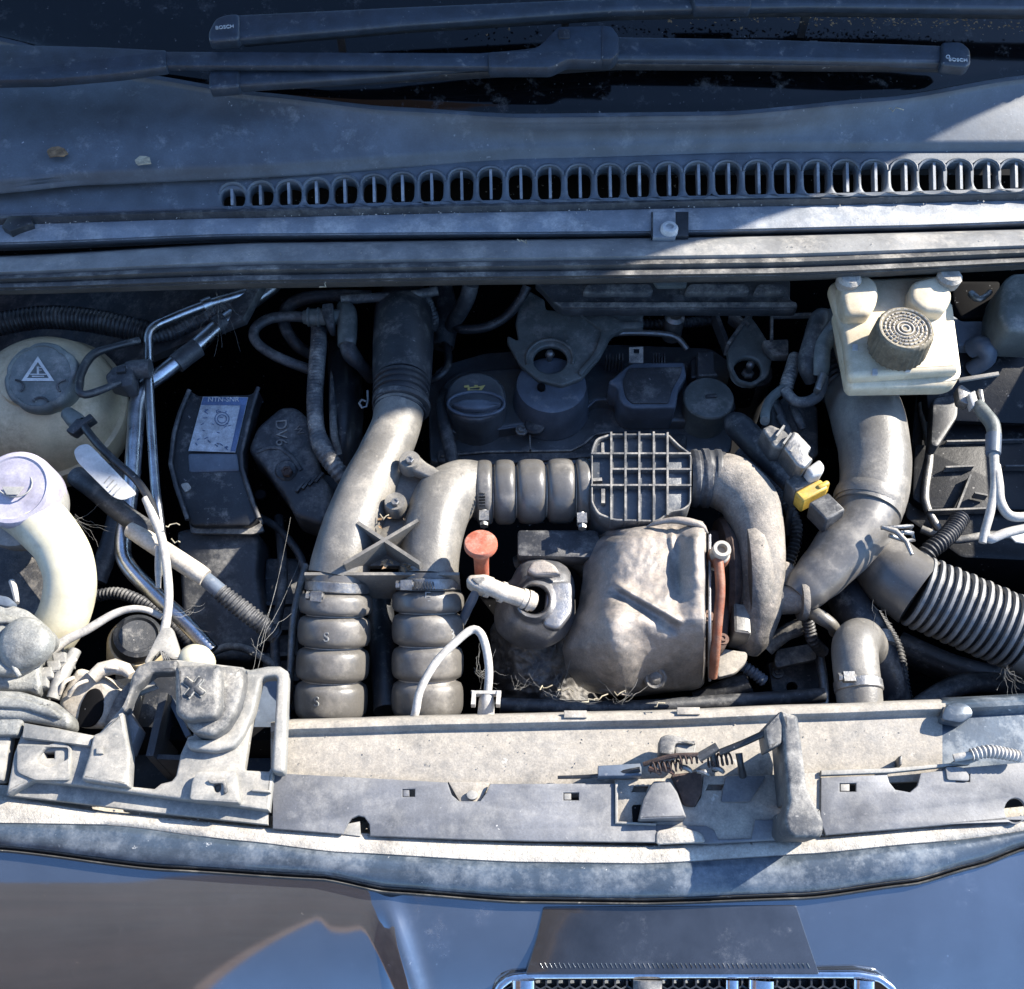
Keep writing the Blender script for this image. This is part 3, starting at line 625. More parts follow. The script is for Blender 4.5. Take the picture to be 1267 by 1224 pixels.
for i in range(30):
    for j_ in range(7):
        cx = 626 + i * r_*1.74 + (r_*.87 if j_ % 2 else 0); cy = 1216 + j_ * r_*1.5
        if cx > 1100: continue
        h_ = circ(cx, cy, r_*.86, r_*.86, 6, math.pi/6); o_ = circ(cx, cy, r_*.99, r_*.99, 6, math.pi/6)
        A = [pgz.pt(*p_, .003) for p_ in o_]; B = [pgz.pt(*p_, .003) for p_ in h_]; C_ = [p_ - Vector((0,0,.010)) for p_ in B]
        mh.add(A + B + C_, [(k,(k+1)%6,6+(k+1)%6,6+k) for k in range(6)] + [(6+k,6+(k+1)%6,12+(k+1)%6,12+k) for k in range(6)])
tag(mh.build('honeycomb', M['black'], t, 20), kind='stuff')
for x0, x1_, mt in ((634,662,'chrome'),(784,818,'grey'),(898,914,'chrome'),(926,958,'chrome'),(1056,1082,'chrome')):
    m = MB(); m.sweep([pgz.pt((x0+x1_)/2, 1213, .004), pgz.pt((x0+x1_)/2, 1290, .006)], [(x1_-x0)*.5*S(800,1220,-.08)]*2, 14, squash=.5); m.build('upright_bar', M[mt], t, 50)
# ================================================================== engine block mass and rocker cover (shaded rear)
EZ = -.13
t = thing('rocker_cover', 'black plastic rocker cover at the back of the engine', 'engine cover', P(710, 520, -.25))
pe = Pl(700, 500, EZ, 0, .02)
plate('base', pe, [(528,470),(545,452),(600,436),(760,425),(880,430),(915,455),(905,560),(700,575),(532,572)], M['covb'], t, h=.06, bev=.004, fil=8)
plate('lower_rim', pe, fillet(Z5(-210,760, 0,768, 380,765, 430,735, 485,690, 620,680, 880,690, 880,760, 500,790, 0,830, -210,815), 6), M['blackd'], t, h=.02, bev=.003, up=.004)
plate('upper_tier', pe, fillet(Z5(-190,470, -120,420, 120,400, 560,380, 880,370, 940,440, 930,640, 600,640, 560,552, 480,545, 425,590, 360,650, 150,660, 0,685, -190,690), 8), M['covb'], t, h=.03, bev=.005, up=.016, res=2)
# raised moulded line
q = [pe.pt(*p_, .017) for p_ in Z5(-60,692, 0,682, 150,660, 355,650, 430,592, 480,547, 545,540, 600,560)]
MB().sweep(q, [.0016]*len(q), 8).build('raised_bead', M['blueg'], t, 60)
q = [pe.pt(*p_, .006) for p_ in Z5(-190,790, 0,772, 375,766, 430,738, 480,694, 560,684)]
MB().sweep(q, [.0014]*len(q), 8).build('raised_bead', M['grey'], t, 60)
plate('seam', pe, Z5(190,660, 198,660, 202,760, 194,760), M['grey'], t, h=.006, up=.0185)
for a in ((160,676),): bolt(t, *Z5(*a)[0], EZ+.022, 5, M['zinc'])
MB().lathe(P(*Z5(215,665)[0], EZ+.018), (0,0,1), [(.012,0),(.012,.004),(.010,.006),(.001,.006)], 18).build('bolt_pad', M['blackd'], t)
# side box on the cover
pbx = Pl(810, 470, EZ+.055, 0, .12)
plate('side_box', pbx, fillet(Z5(540,460, 570,440, 612,400, 645,380, 868,378, 880,440, 845,490, 832,580, 640,582, 605,568, 585,540, 578,490, 545,475), 4), M['blueg'], t, h=.05, bev=.003, res=2)
plate('side_box_lid', pbx, fillet(Z5(625,405, 862,400, 850,440, 815,500, 800,560, 640,560, 612,530, 600,460), 4), M['blackd'], t, h=.004, bev=.001, up=.002)
plate('hanger_tab', Pl(785, 440, EZ+.075, 0, .5), Z5(628,316, 690,313, 690,384, 628,384), M['grey'], t, h=.003, bev=.0006, holes=[Z5(648,324, 672,324, 672,342, 648,342)], up=.002)
for i in range(6):
    x, y = Z5(530 + i*14, 356)[0]; MB().wall((x, y-3), (x, y+4), EZ+.05, .02, 1.6).build('comb_rib', M['blackd'], t)
for i in range(5):
    x, y = Z5(735 + i*12, 358)[0]; MB().wall((x, y-5), (x, y+6), EZ+.06, .02, 1.6).build('comb_rib', M['blackd'], t)

# oil filler cap
t = thing('oil_filler_cap', 'round black oil filler cap with a pale oil can symbol', 'oil cap', P(589, 515, EZ))
c = P(589, 503, EZ + .03); u = S(589, 500, EZ + .05); A = Vector((0, -.04, 1)).normalized()
wob = lambda a, h: 1 + .012 * math.cos(a * 18)
MB().lathe(c - A*.03, A, [(38*u,0),(38*u,.045),(37*u,.050),(34.5*u,.052),(31*u,.0525),(.5*u,.0525)], 48, wob).build('cap', M['covb'], t, 40)
pcap = Pl(589, 498, c.z + .0225, 0, .04)
pcap.o = c + A*.0225; pcap.n = A; 
ring = [pcap.pt(589 + 35*math.cos(a), 500 + 15*math.sin(a), .001) for a in [2*math.pi*k/36 for k in range(37)]]
MB().sweep(ring, [.0021]*37, 8).build('grip_rim', M['blueg'], t, 60)
plate('grip', Pl(589, 500, c.z+.026, 0, .04), fillet([(557,499),(575,493),(600,493),(622,499),(600,506),(575,506)], 5), M['blueg'], t, h=.012, bev=.003, up=.004, res=2)
ps = Pl(588, 480, c.z+.0236, 0, .04)
m = MB().addmesh(plate_mesh(ps, Z4(965,483, 985,480, 990,490, 1010,486, 1010,480, 1025,480, 1025,487, 1057,480, 1040,505, 980,505, 980,492, 965,490), [Z4(990,494, 1035,490, 1030,500, 990,500)], .0006, 0, .0008))
m.build('oil_can_mark', M['printy'], t)

# mount with ball stud on a drum
t = thing('cover_mount', 'grey green moulded mount plate with a ball stud on a blue grey drum', 'mount', P(682, 500, EZ))
c = P(*Z5(290,470)[0], EZ + .05); u = S(682, 470, EZ+.05)
MB().lathe(c - Vector((0,0,.05)), (0,0,1), [(50*u,0),(48*u,.018),(45*u,.036),(43*u,.046),(38*u,.048)], 40).build('drum', M['blueg'], t, 40)
pm = Pl(680, 430, -.07, .05, .10)
plate('mount_plate', pm, fillet(Z5(180,60, 260,108, 265,150, 400,165, 560,162, 690,158, 690,232, 605,236, 548,268, 500,360, 420,450, 332,482, 232,458, 152,392, 95,292, 98,262, 145,285, 132,210, 150,120), 3), M['grgreen'], t, h=.008, bev=.0025, holes=[circ(*Z5(284,368)[0], 21, 17)], res=2)
plate('raised_wing', pm, fillet(Z5(410,170, 545,176, 600,205, 690,200, 690,228, 605,232, 545,266, 500,345, 418,440, 405,420, 480,330, 510,240), 4), M['grgreen'], t, h=.006, bev=.002, up=.004)
ring = [pm.pt(Z5(284,368)[0][0] + 29*math.cos(a), Z5(284,364)[0][1] + 23*math.sin(a), .001) for a in [math.pi*(.9 + 1.2*k/24) for k in range(25)]]
MB().sweep(ring, [.0022]*25, 8).build('socket_rim', M['grgreen'], t, 60)
c = P(*Z5(284,375)[0], -.083); u = S(680, 445, -.08)
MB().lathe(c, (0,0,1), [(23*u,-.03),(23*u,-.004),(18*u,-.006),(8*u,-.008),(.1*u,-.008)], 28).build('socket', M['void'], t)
def stud(c, u, par):
    MB().lathe(c, (0,0,1), [(9*u,0),(9*u,4*u),(8*u,6*u),(4*u,7*u),(3.6*u,15*u),(5.2*u,17.5*u),(6*u,21*u),(5*u,25*u),(2.5*u,27*u),(.1*u,27.3*u)], 6).build('ball_stud', M['zinc'], par, 50)
stud(P(*Z5(280,395)[0], -.092), u, t)
plate('notch', pm, circ(*Z5(245,483)[0], 5, 4), M['void'], t, h=.012, up=.001)

# round plug and its block
t = thing('round_plug_cap', 'flat round black plug cap with a slot beside the mount plate', 'plug cap', P(877, 505, EZ))
c = P(*Z5(975,535)[0], -.085); u = S(877, 493, -.085)
MB().lathe(c, (0,-.03,1), [(29*u,-.07),(29*u,-.012),(31*u,-.010),(31.5*u,-.002),(30*u,.000),(27*u,.0006),(.3*u,.0008)], 40).build('cap', M['grgreen'], t, 35)
plate('slot_mark', Pl(880, 490, -.0835, 0, .03), fillet(Z5(960,520, 1010,515, 1012,532, 962,535), 3), M['blackd'], t, h=.003, bev=.0008, up=.0018)
plate('block', Pl(873, 447, -.075, 0, .25), fillet(Z5(925,330, 998,328, 1002,420, 1020,440, 925,442), 3), M['blackd'], t, h=.06, bev=.003)
plate('block_side', Pl(858, 455, -.085, 0, .2), fillet(Z5(895,370, 930,340, 930,450, 895,450), 3), M['black'], t, h=.06, bev=.003)
plate('plug_foot', Pl(843, 528, -.13, 0, .1), fillet(Z5(820,620, 890,625, 888,700, 835,695), 3), M['blackd'], t, h=.05, bev=.003)
# second stud bracket
t = thing('cover_mount', 'teardrop shaped dark bracket with a ball stud beside the round plug', 'mount', P(925, 480, EZ))
pm2 = Pl(925, 440, -.07, -.05, .15)
plate('teardrop', pm2, fillet(Z5(1150,165, 1200,235, 1232,285, 1256,350, 1236,440, 1172,485, 1098,464, 1060,390, 1055,290, 1100,225), 6), M['grgreen'], t, h=.010, bev=.003, holes=[circ(*Z5(1145,412)[0], 17, 15)], res=2)
plate('inner_face', pm2, fillet(Z5(1145,200, 1215,300, 1225,360, 1090,360, 1075,300), 5), M['blackd'], t, h=.004, bev=.001, up=-.0045)
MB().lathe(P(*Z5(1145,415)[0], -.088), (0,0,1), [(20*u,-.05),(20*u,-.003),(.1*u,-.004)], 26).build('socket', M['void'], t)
stud(P(*Z5(1142,438)[0], -.094), u*.95, t)
m = MB(); a = Z5(1075,160, 1148,215, 1165,150, 1060,300, 1005,160); m.wall(a[0], a[1], -.06, .02, 4); m.build('arm', M['grey'], t)
MB().wall(a[2], a[3], -.058, .02, 4).build('arm', M['grey'], t)
MB().wall(a[4], a[3], -.062, .02, 5).build('arm', M['blackd'], t)
MB().lathe(P(*Z5(1150,490)[0], -.13), (0,0,1), [(24*u,-.06),(24*u,.03),(20*u,.034),(.1*u,.034)], 26).build('pillar', M['black'], t)

# rear bar under the seal
t = thing('heat_baffle', 'black moulded bar with scalloped notches under the bonnet seal', 'baffle', P(830, 380, -.05))
pr = Pl(830, 365, -.02, 0, .1)
plate('bar', pr, fillet(Z5(215,30, 250,60, 300,122, 335,150, 900,150, 1360,152, 1362,120, 1330,110, 1330,20), 4), M['blackd'], t, h=.014, bev=.002)
plate('bar_ridge', pr, Z5(300,118, 1355,118, 1355,138, 335,140), M['grey'], t, h=.004, bev=.001, up=.0025)
for a, b in ((445,720),(890,1140),(1190,1300)):
    plate('scallop', pr, fillet(Z5(a,38, b,38, b+15,70, b-5,80, a-5,80, a-20,75), 5), M['grey'], t, h=.012, bev=.002, up=.008)
plate('clip', pr, fillet(Z5(730,20, 880,15, 878,48, 750,50), 3), M['grgreen'], t, h=.006, bev=.001, up=.016)
plate('frame_bracket', Pl(970, 395, -.05), Z6(185,200, 360,195, 360,208, 197,212, 197,310, 185,310), M['grey'], t, h=.006, bev=.001)
plate('frame_bracket', Pl(960, 425, -.055), fillet(Z6(150,312, 262,308, 262,378, 200,378, 165,345), 3), M['grey'], t, h=.012, bev=.002)
MB().lathe(P(*Z5(825,195)[0], -.07), (0,0,1), [(.012,-.03),(.012,.004),(.008,.008),(.001,.008)], 16).build('stub', M['zinc'], t)

# engine mass behind and below
t = thing('cylinder_head', 'black cylinder head hidden under the rocker cover', 'engine block', P(700, 560, -.45))
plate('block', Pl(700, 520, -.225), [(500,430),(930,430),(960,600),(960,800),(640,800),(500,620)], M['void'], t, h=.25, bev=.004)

# hoses behind the cover
def hose(name, label, cat, pts, mt, seg=14, corr=None, group=None, **k):
    o = MB().tube(pts, seg, corr=corr, **k).build(name, M[mt], None, 70); return tag(o, label, cat, group)
hose('heater_hose', 'thin black hose curling under the seal beside the grey green mount', 'hose', wz(Z4(930,225, 960,238, 1060,228, 1150,180, 1215,100, 1240,50), [-.09,-.085,-.08,-.07,-.05,-.04], 6), 'black')
hose('heater_hose', 'stubby black hose hanging down behind the oil cap', 'hose', wz(Z4(995,40, 975,110, 930,190, 915,220), [-.03,-.05,-.08,-.10], 10), 'blackd')
hose('breather_hose', 'short curved black hose beside the wide air duct', 'hose', wz(Z4(800,470, 860,440, 895,390, 890,320, 870,305), [-.09,-.08,-.08,-.09,-.12], 5), 'black')
hose('breather_hose', 'black breather hose running down past the oil cap', 'hose', wz(Z4(880,520, 868,570, 875,640, 895,720, 910,790, 915,850), [-.12,-.10,-.10,-.10,-.10,-.10], [8,8,8,8.5,8.5,8]), 'blackd')
hose('rear_cable_loom', 'dark corrugated loom behind the head of the wide air duct', 'cable loom', wz(Z4(790,70, 815,130, 835,190, 830,230), [-.03,-.05,-.07,-.1], 6), 'blackd', corr=(5,1.5,'sin'))

# ================================================================== air duct, Y pipe, bellows
t = thing('air_duct', 'wide black rubber air duct rising to the back of the bay', 'air duct', P(497, 450, -.12))
MB().tube([(500,372,-.10,30),(499,392,-.055,36),(499,420,-.045,37.5),(498,450,-.04,37),(497,476,-.035,35.5)], 36).build('bend', M['duct'], t, 70)
MB().tube([(497,474,-.035,35.5),(496,490,-.034,35),(494,512,-.034,33)], 36, corr=(8.5,2.6,'sq')).build('ridged_cuff', M['duct'], t, 50)
for a, b, r_ in ((496,506,34.4),): ring_clamp(t, (497,a+3,-.034), (496,b-1,-.034), r_+1.6, M['blackd'])
t = thing('twin_air_pipe', 'grey moulded twin air pipe with crossed ribs and bolt lugs', 'intake pipe', P(485, 650, -.10))
MB().tube([(494,506,-.033,31),(489,530,-.028,30.5),(474,565,-.022,32),(455,605,-.018,35),(437,650,-.018,37),(424,690,-.022,37),(418,714,-.028,37)], 36).build('left_branch', M['cast'], t, 70)
MB().tube([(592,606,-.036,35),(570,606,-.030,37),(550,620,-.022,39),(538,650,-.019,38),(532,685,-.022,37),(530,714,-.028,37)], 36).build('right_branch', M['cast'], t, 70)
pf = Pl(480, 709, -.030)
MB().wall((378,710),(567,710), -.003, .05, 4).build('flange', M['cast'], t)
x0 = Y2(435,95, 700,270, 690,85, 375,270)
MB().wall(x0[0], x0[1], .010, .03, 4.5).build('cross_rib', M['cast'], t)
MB().wall(x0[2], x0[3], .0105, .03, 4.5).build('cross_rib', M['cast'], t)
pv = Pl(490, 620, -.010)
plate('web', pv, fillet([(470,590),(505,560),(560,590),(540,620),(520,700),(450,700)], 6), M['cast'], t, h=.008, bev=.001, up=-.006)
plate('lug_arm', Pl(530, 580, .004, 0, .05), fillet([(500,562),(515,560),(528,572),(548,584),(575,584),(575,600),(548,598),(520,586),(502,578)], 5), M['cast'], t, h=.014, bev=.003, res=2)
for (x, y, z_, r_) in ((507,570,.005,8.5),(489,622,.002,8.5)):
    MB().lathe(P(x, y, z_), (0,0,1), [(r_*1.5*u,-.012),(r_*1.4*u,.000),(r_*1.25*u,.003),(r_*.9*u,.003)], 24).build('bolt_boss', M['cast'], t)
    bolt(t, x, y, z_ + .005, r_*.62, M['zinc'], washer=False)
# litter in the crook
for i in range(16):
    x, y = random.uniform(468,508), random.choice([random.uniform(640,656), random.uniform(694,706)])
    c = P(x, y, -.003); a = random.uniform(0, 6.3); d = Vector((math.cos(a), math.sin(a), random.uniform(-.4,.4))).normalized(); e = d.cross(Vector((random.uniform(-.3,.3),.2,1))).normalized()
    l = random.uniform(.002,.0055)
    tag(MB().add([c - d*l, c + e*l*.5 + Vector((0,0,.001)), c + d*l, c - e*l*.5, c - d*l - Vector((0,0,.0006)), c + e*l*.5 - Vector((0,0,.0002)), c + d*l - Vector((0,0,.0006)), c - e*l*.5 - Vector((0,0,.0006))], [(0,1,2,3),(7,6,5,4),(0,4,5,1),(1,5,6,2),(2,6,7,3),(3,7,4,0)]).build('dry_leaf', M['leaf']), 'crumbled brown leaf scrap lying between the crossed ribs', 'leaf', 'leaf scraps in the twin air pipe')

def bellows(name, label, axis, edges, r_, rneck, clamp, mt='hoseg', neck0=0):
    t = thing(name, label, 'bellows hose', P(*axis(.5)[:2], axis(.5)[2] - .03))
    # edges: parameter positions of seams 0..1 ; lobes between
    pts, rad = [], []
    if neck0:
        for tt in (edges[0] - neck0, edges[0] - .004): x, y, z = axis(tt); pts.append(P(x, y, z)); rad.append((rneck + 2.5) * S(x, y, z))
    for a, b in zip(edges, edges[1:]):
        for k in range(11):
            v = k / 10; tt = a + (b - a) * v; x, y, z = axis(tt)
            g = (max(0, 1 - abs(2*v - 1) ** 3.2)) ** .5
            pts.append(P(x, y, z)); rad.append((rneck + (r_ - rneck) * g) * S(x, y, z))
    MB().sweep(pts, rad, 40).build('hose', M[mt], t, 60)
    for e in edges[1:-1]:
        x, y, z = axis(e); d = (P(*axis(min(1, e + .01))) - P(*axis(e - .01))).normalized() * .0011
        rr = (rneck + .9) * S(x, y, z); c = P(x, y, z)
        MB().sweep([c - d, c - d*.6, c + d*.6, c + d], [rr*.97, rr, rr, rr*.97], 40).build('seam_ring', M['beige'], t, 60)
    ca, cb, cs = clamp[:3]
    ring_clamp(t, ca, cb, clamp[3] if len(clamp) > 3 else r_ - 1, M['zinc'], screw=cs)
    return t
# left
axL = lambda s_: (417 - 9*s_, 716 + 186*s_, -.028 - .070*s_)
tb = bellows('bellows_hose', 'grey bellows hose hanging below the left leg of the twin air pipe', axL, [.095,.245,.455,.68,.93,1.10], 45, 34.5, ((418,719,-.029),(417,732,-.034),(392,738,-.008),39.5), neck0=.12)
axR = lambda s_: (530 - 1.5*s_, 714 + 188*s_, -.028 - .070*s_)
tb2 = bellows('bellows_hose', 'grey bellows hose hanging below the right leg of the twin air pipe', axR, [.09,.235,.45,.675,.92,1.10], 44.5, 34.5, ((530,716,-.028),(530,730,-.033),(503,724,.000),39.5), neck0=.12)
axH = lambda s_: (606 + 112*s_, 609.5 - 2*s_, -.036)
tb3 = bellows('bellows_hose', 'grey bellows hose lying between the twin air pipe and the ribbed box', axH, [-.16,.04,.29,.62,.94,1.12], 40.5, 31, ((588,608,-.036),(606,608,-.036),(599,640,-.02),37))
ring_clamp(tb3, (713,608,-.036), (727,608,-.036), 36, M['zinc'], screw=(720,643,-.012))
for tt, x, y, ch, ax_, rr in ((tb,404,789,'S',axL,45),(tb,392,869,'S',axL,45),(tb2,529,739,'E',axR,44),(tb2,559,785,'3',axR,44)):
    s0 = (y - 716) / 186; a0_ = ax_(s0); c = P(*a0_); rad = rr * S(*a0_)
    dx = (x - a0_[0]) * S(*a0_); 
    n_ = Vector((dx, -.45*rad, math.sqrt(max(0, rad*rad - dx*dx - (.45*rad)**2)))).normalized(); p_ = c + n_ * (rad - .0012)
    fr = Pl(x, y, p_.z); fr.o = p_; fr.n = n_
    X_ = Vector((1,0,0)); X_ = (X_ - n_*X_.dot(n_)).normalized(); fr.m = Matrix.Translation(p_) @ Matrix((X_, n_.cross(X_), n_)).transposed().to_4x4(); fr.i = fr.m.inverted()
    MB().addmesh(text_mesh(ch, fr, x, y, 17, depth=.0012)).build('moulded_letter', M['printf'], tt)
for i in range(7):   # worm-drive slots on the visible clamp
    x = 515 + i*3.6; MB().wall((x-1, 720), (x+1, 728), .0025 - .0002*i, .003, 1.1).build('clamp_slot', M['black'], tb2)
for i in range(12):
    y = 585 + i*3.6; MB().wall((593, y), (600, y), -.0065 - .00006*(y-600)**2*.05, .003, 1.1).build('clamp_slot', M['black'], tb3)

# ribbed resonator
t = thing('ribbed_box', 'black plastic air box with a raised grid of ribs', 'air box', P(795, 590, -.10))
prb = Pl(795, 590, -.002, 0, .03)
ob = fillet(Z5(462,762, 482,712, 545,690, 798,690, 850,742, 900,778, 898,1000, 862,1026, 812,1032, 752,1076, 560,1070, 490,1042, 462,992), 5)
plate('floor', prb, ob, M['covb'], t, h=.06, bev=.003, up=-.0065)
rim = [prb.pt(x, y, -.006) for x, y in ob]; rim.append(rim[0])
inner = [( 795 + (x-795)*.965, 590 + (y-590)*.955) for x, y in ob]
plate('rim_wall', prb, ob, M['grey'], t, h=.02, bev=.001, holes=[inner], up=0)
def inside_y(x):
    ys = []
    for (xa, ya), (xb, yb_) in zip(ob, ob[1:] + ob[:1]):
        if (xa - x) * (xb - x) <= 0 and xa != xb: ys.append(ya + (yb_-ya)*(x-xa)/(xb-xa))
    return min(ys), max(ys)
def inside_x(y):
    xs = []
    for (xa, ya), (xb, yb_) in zip(ob, ob[1:] + ob[:1]):
        if (ya - y) * (yb_ - y) <= 0 and ya != yb_: xs.append(xa + (xb-xa)*(y-ya)/(yb_-ya))
    return min(xs), max(xs)
for zx in (550, 612, 672, 735, 795):
    x = Z5(zx, 0)[0][0]; a, b = inside_y(x); A, B = prb.pt(x, a-1), prb.pt(x, b+1)
    MB().box((A+B)/2 - prb.n*.007, B-A, AX_R, prb.n, (B-A).length/2, .0010, .0085).build('grid_rib', M['grey'], t)
for zy in (780, 848, 918):
    y = Z5(0, zy)[0][1]; a, b = inside_x(y); a = max(a, 755) if zy == 848 else a; A, B = prb.pt(a, y), prb.pt(b, y)
    MB().box((A+B)/2 - prb.n*.0073, B-A, prb.n.cross(B-A), prb.n, (B-A).length/2, .0010, .0085).build('grid_rib', M['grey'], t)
for a, b in (((515,735),(515,780)),((515,935),(515,990)),((465,893),(505,890))):
    MB().wall(Z5(*a)[0], Z5(*b)[0], -.004, .012, 4.5).build('short_rib', M['grey'], t)
# ================================================================== turbo
t = thing('turbocharger', 'dusty cast turbo housing curving down from the ribbed box', 'turbocharger', P(930, 720, -.2))
MB().tube([(852,592,-.030,35),(866,592,-.030,37),(880,592,-.03,37),(894,593,-.030,36)], 36, corr=(14,2.2,'sq')).build('inlet_collar', M['blackd'], t, 50)
MB().tube([(886,594,-.030,34),(905,600,-.028,36),(926,620,-.028,36),(938,655,-.032,32),(942,700,-.040,29),(942,745,-.052,26),(936,780,-.068,22),(925,800,-.085,17)], 32, wob=.02).build('volute', M['turbo'], t, 70)
c = P(925, 715, -.085); u = S(925, 715, -.085)
MB().lathe(c, (1,0,0), [(70*u,-16*u),(88*u,-14*u),(92*u,-6*u),(90*u,4*u),(80*u,14*u),(40*u,26*u),(30*u,30*u)], 40).build('compressor_back', M['turbo'], t, 50)
MB().lathe(c - Vector((.001,0,0)), (1,0,0), [(50*u,-36*u),(72*u,-36*u),(76*u,-30*u),(70*u,-22*u),(60*u,-15*u)], 36).build('centre_body', M['rustd'], t, 50)
MB().tube([(955,742,-.055,20),(975,742,-.05,18),(994,742,-.045,17)], 24).build('inlet_stub', M['turbo'], t, 60)
MB().tube([(988,742,-.045,26),(992,742,-.045,27),(996,742,-.045,26)], 24).build('inlet_flange', M['turbo'], t, 40)
plate('seam_band', Pl(916, 770, -.045), fillet([(907,745),(928,748),(930,785),(908,782)], 3), M['cast'], t, h=.04, bev=.003)
plate('side_boss', Pl(972, 712, -.04), fillet([(962,690),(980,695),(992,712),(985,725),(962,725)], 5), M['turbo'], t, h=.04, bev=.004, res=2)

def edge_interp(c, y): return lerp_pts([(b, a) for a, b in c], y)
def noise2(x, y, s_): 
    from mathutils import noise as _n
    return _n.noise(Vector((x*s_, y*s_, 3.7)))
def G(x, y, cx, cy, sx_, sy_, rot=0):
    c_, s_ = math.cos(rot), math.sin(rot); dx, dy = x-cx, y-cy; a = (dx*c_+dy*s_)/sx_; b = (-dx*s_+dy*c_)/sy_; return math.exp(-a*a-b*b)
t = thing('turbo_heat_shield', 'dented dusty sheet metal heat shield over the turbo', 'heat shield', P(800, 760, -.2))
le = Y3(700,70, 352,128, 352,150, 318,180, 292,240, 285,330, 268,450, 222,560, 197,640, 212,725, 255,790, 310,828, 420,845, 500,850)
ri = Y3(720,70, 808,88, 822,130, 822,300, 822,500, 820,700, 815,792, 800,810, 760,822, 640,832, 520,850)
yt, ybm = 644, 861
def shield(u, v):
    y = yt + (ybm - yt) * v
    xl = edge_interp(le, y); xr = edge_interp(ri, y); x = xl + (xr - xl) * u
    if v < .09: 
        xl = max(xl, 742); x = xl + (xr - xl) * u
    fall = (1 - u)
    z = .006
    z -= .055 * max(0, (fall - .62) / .38) ** 2.1                     # rolls away on the left
    z -= .10 * max(0, (v - .56) / .44) ** 1.35 * (0.55 + .6 * u)       # turns down towards the front
    z -= .018 * max(0, (.10 - v) / .10) ** 1.5
    z += .014 * G(x, y, 862, 690, 14, 60)                              # raised fold along the right edge
    z -= .006 * G(x, y, 838, 690, 7, 50)
    z += .013 * G(x, y, 762, 800, 22, 50, -.25)                        # left lobe that stays in the sun
    z += .0035 * noise2(x, y, .018) - .0014 * abs(noise2(x, y, .05)) + .0006 * noise2(x, y, .12)
    ux, uy = (840-768)/82.0, (768-727)/82.0; sA = (x-768)*ux + (y-727)*uy; dA = -(x-768)*uy + (y-727)*ux
    if -12 < sA < 92: z += (.0055 * math.exp(-(dA/4.5)**2) - .006 * math.exp(-((dA-10)/8)**2)) * min(1, (sA+12)/14, (92-sA)/14)   # sharp fold
    bA = x - 834 + 6*math.sin(y*.05); z += .005 * max(0, min(1, (bA+3)/6)) * max(0, min(1, (735-y)/20))
    if u > .985: z -= .012
    return P(x, y, z)
g = grid_mesh(shield, 130, 140, .0022); g.build('shell', M['heat'], t, 80)
q = [P(878, 662 + k*18, .004 - .10*max(0,((662+k*18-644)/217-.56)/.44)**1.35*1.15) for k in range(11)]
MB().sweep(q, [.0016]*11, 6).build('edge_roll', M['heatm'], t, 70)
# fold along the top right
MB().tube([(800,652,.000,.8),(816,646,.005,3.5),(840,644,.010,5),(866,650,.010,4.5),(876,660,.006,.8)], 10, wob=.1).build('top_fold', M['heat'], t, 70)
c = P(*Y3(600,772)[0], -.055); MB().lathe(c, (0,-.5,.85), [(.011,-.006),(.011,.001),(.009,.0026),(.0065,.0014),(.004,.003),(.0005,.003)], 22).build('shield_bolt', M['heatd'], t)
plate('mount_strip', Pl(700, 668, -.035), fillet([(640,655),(740,655),(748,690),(640,688)], 5), M['blackd'], t, h=.02, bev=.003)

t = thing('oil_feed_pipe', 'orange rusty oil pipe with a hollow banjo bolt beside the heat shield', 'oil pipe', P(885, 800, -.15))
u = S(890, 680, .02); c = P(*Y3(880,235)[0], .008)
MB().tube([(*Y3(872,255)[0],.012,7),(*Y3(880,300)[0],.010,6.2),(*Y3(884,400)[0],.004,6.2),(*Y3(872,540)[0],-.010,6.2),(*Y3(862,660)[0],-.03,6.2),(*Y3(852,765)[0],-.055,5.5)], 16).build('pipe', M['oilpipe'], t, 70)
A = Vector((.0,-.1,1)).normalized()
MB().lathe(c, A, [(9*u,-.02),(12.5*u,-.018),(12.8*u,.002),(12.2*u,.004),(11*u,.005),(11.5*u,.013),(10.5*u,.016),(6.5*u,.016),(6*u,.008),(.2*u,.008)], 24).build('banjo_bolt', M['beige'], t, 40)
MB().lathe(c, A, [(12.9*u,-.012),(14*u,-.010),(14*u,-.002),(12.9*u,.001)], 24).build('banjo_ring', M['oilpipe'], t, 40)
t = thing('turbo_flange', 'rusty flange and gasket between heat shield and turbo', 'flange', P(895, 760, -.2))
plate('flange', Pl(893, 720, -.055), fillet([(874,655),(900,655),(906,720),(900,800),(876,815)], 8), M['rustd'], t, h=.03, bev=.003)
for a in ((805,190),(830,500),(895,600)): bolt(t, *Y3(*a)[0], -.045, 5, M['rust'])
plate('lower_flange', Pl(905, 818, -.07), fillet(Y3(880,640, 1005,655, 1000,700, 950,750, 870,770), 6), M['slam'], t, h=.008, bev=.002)

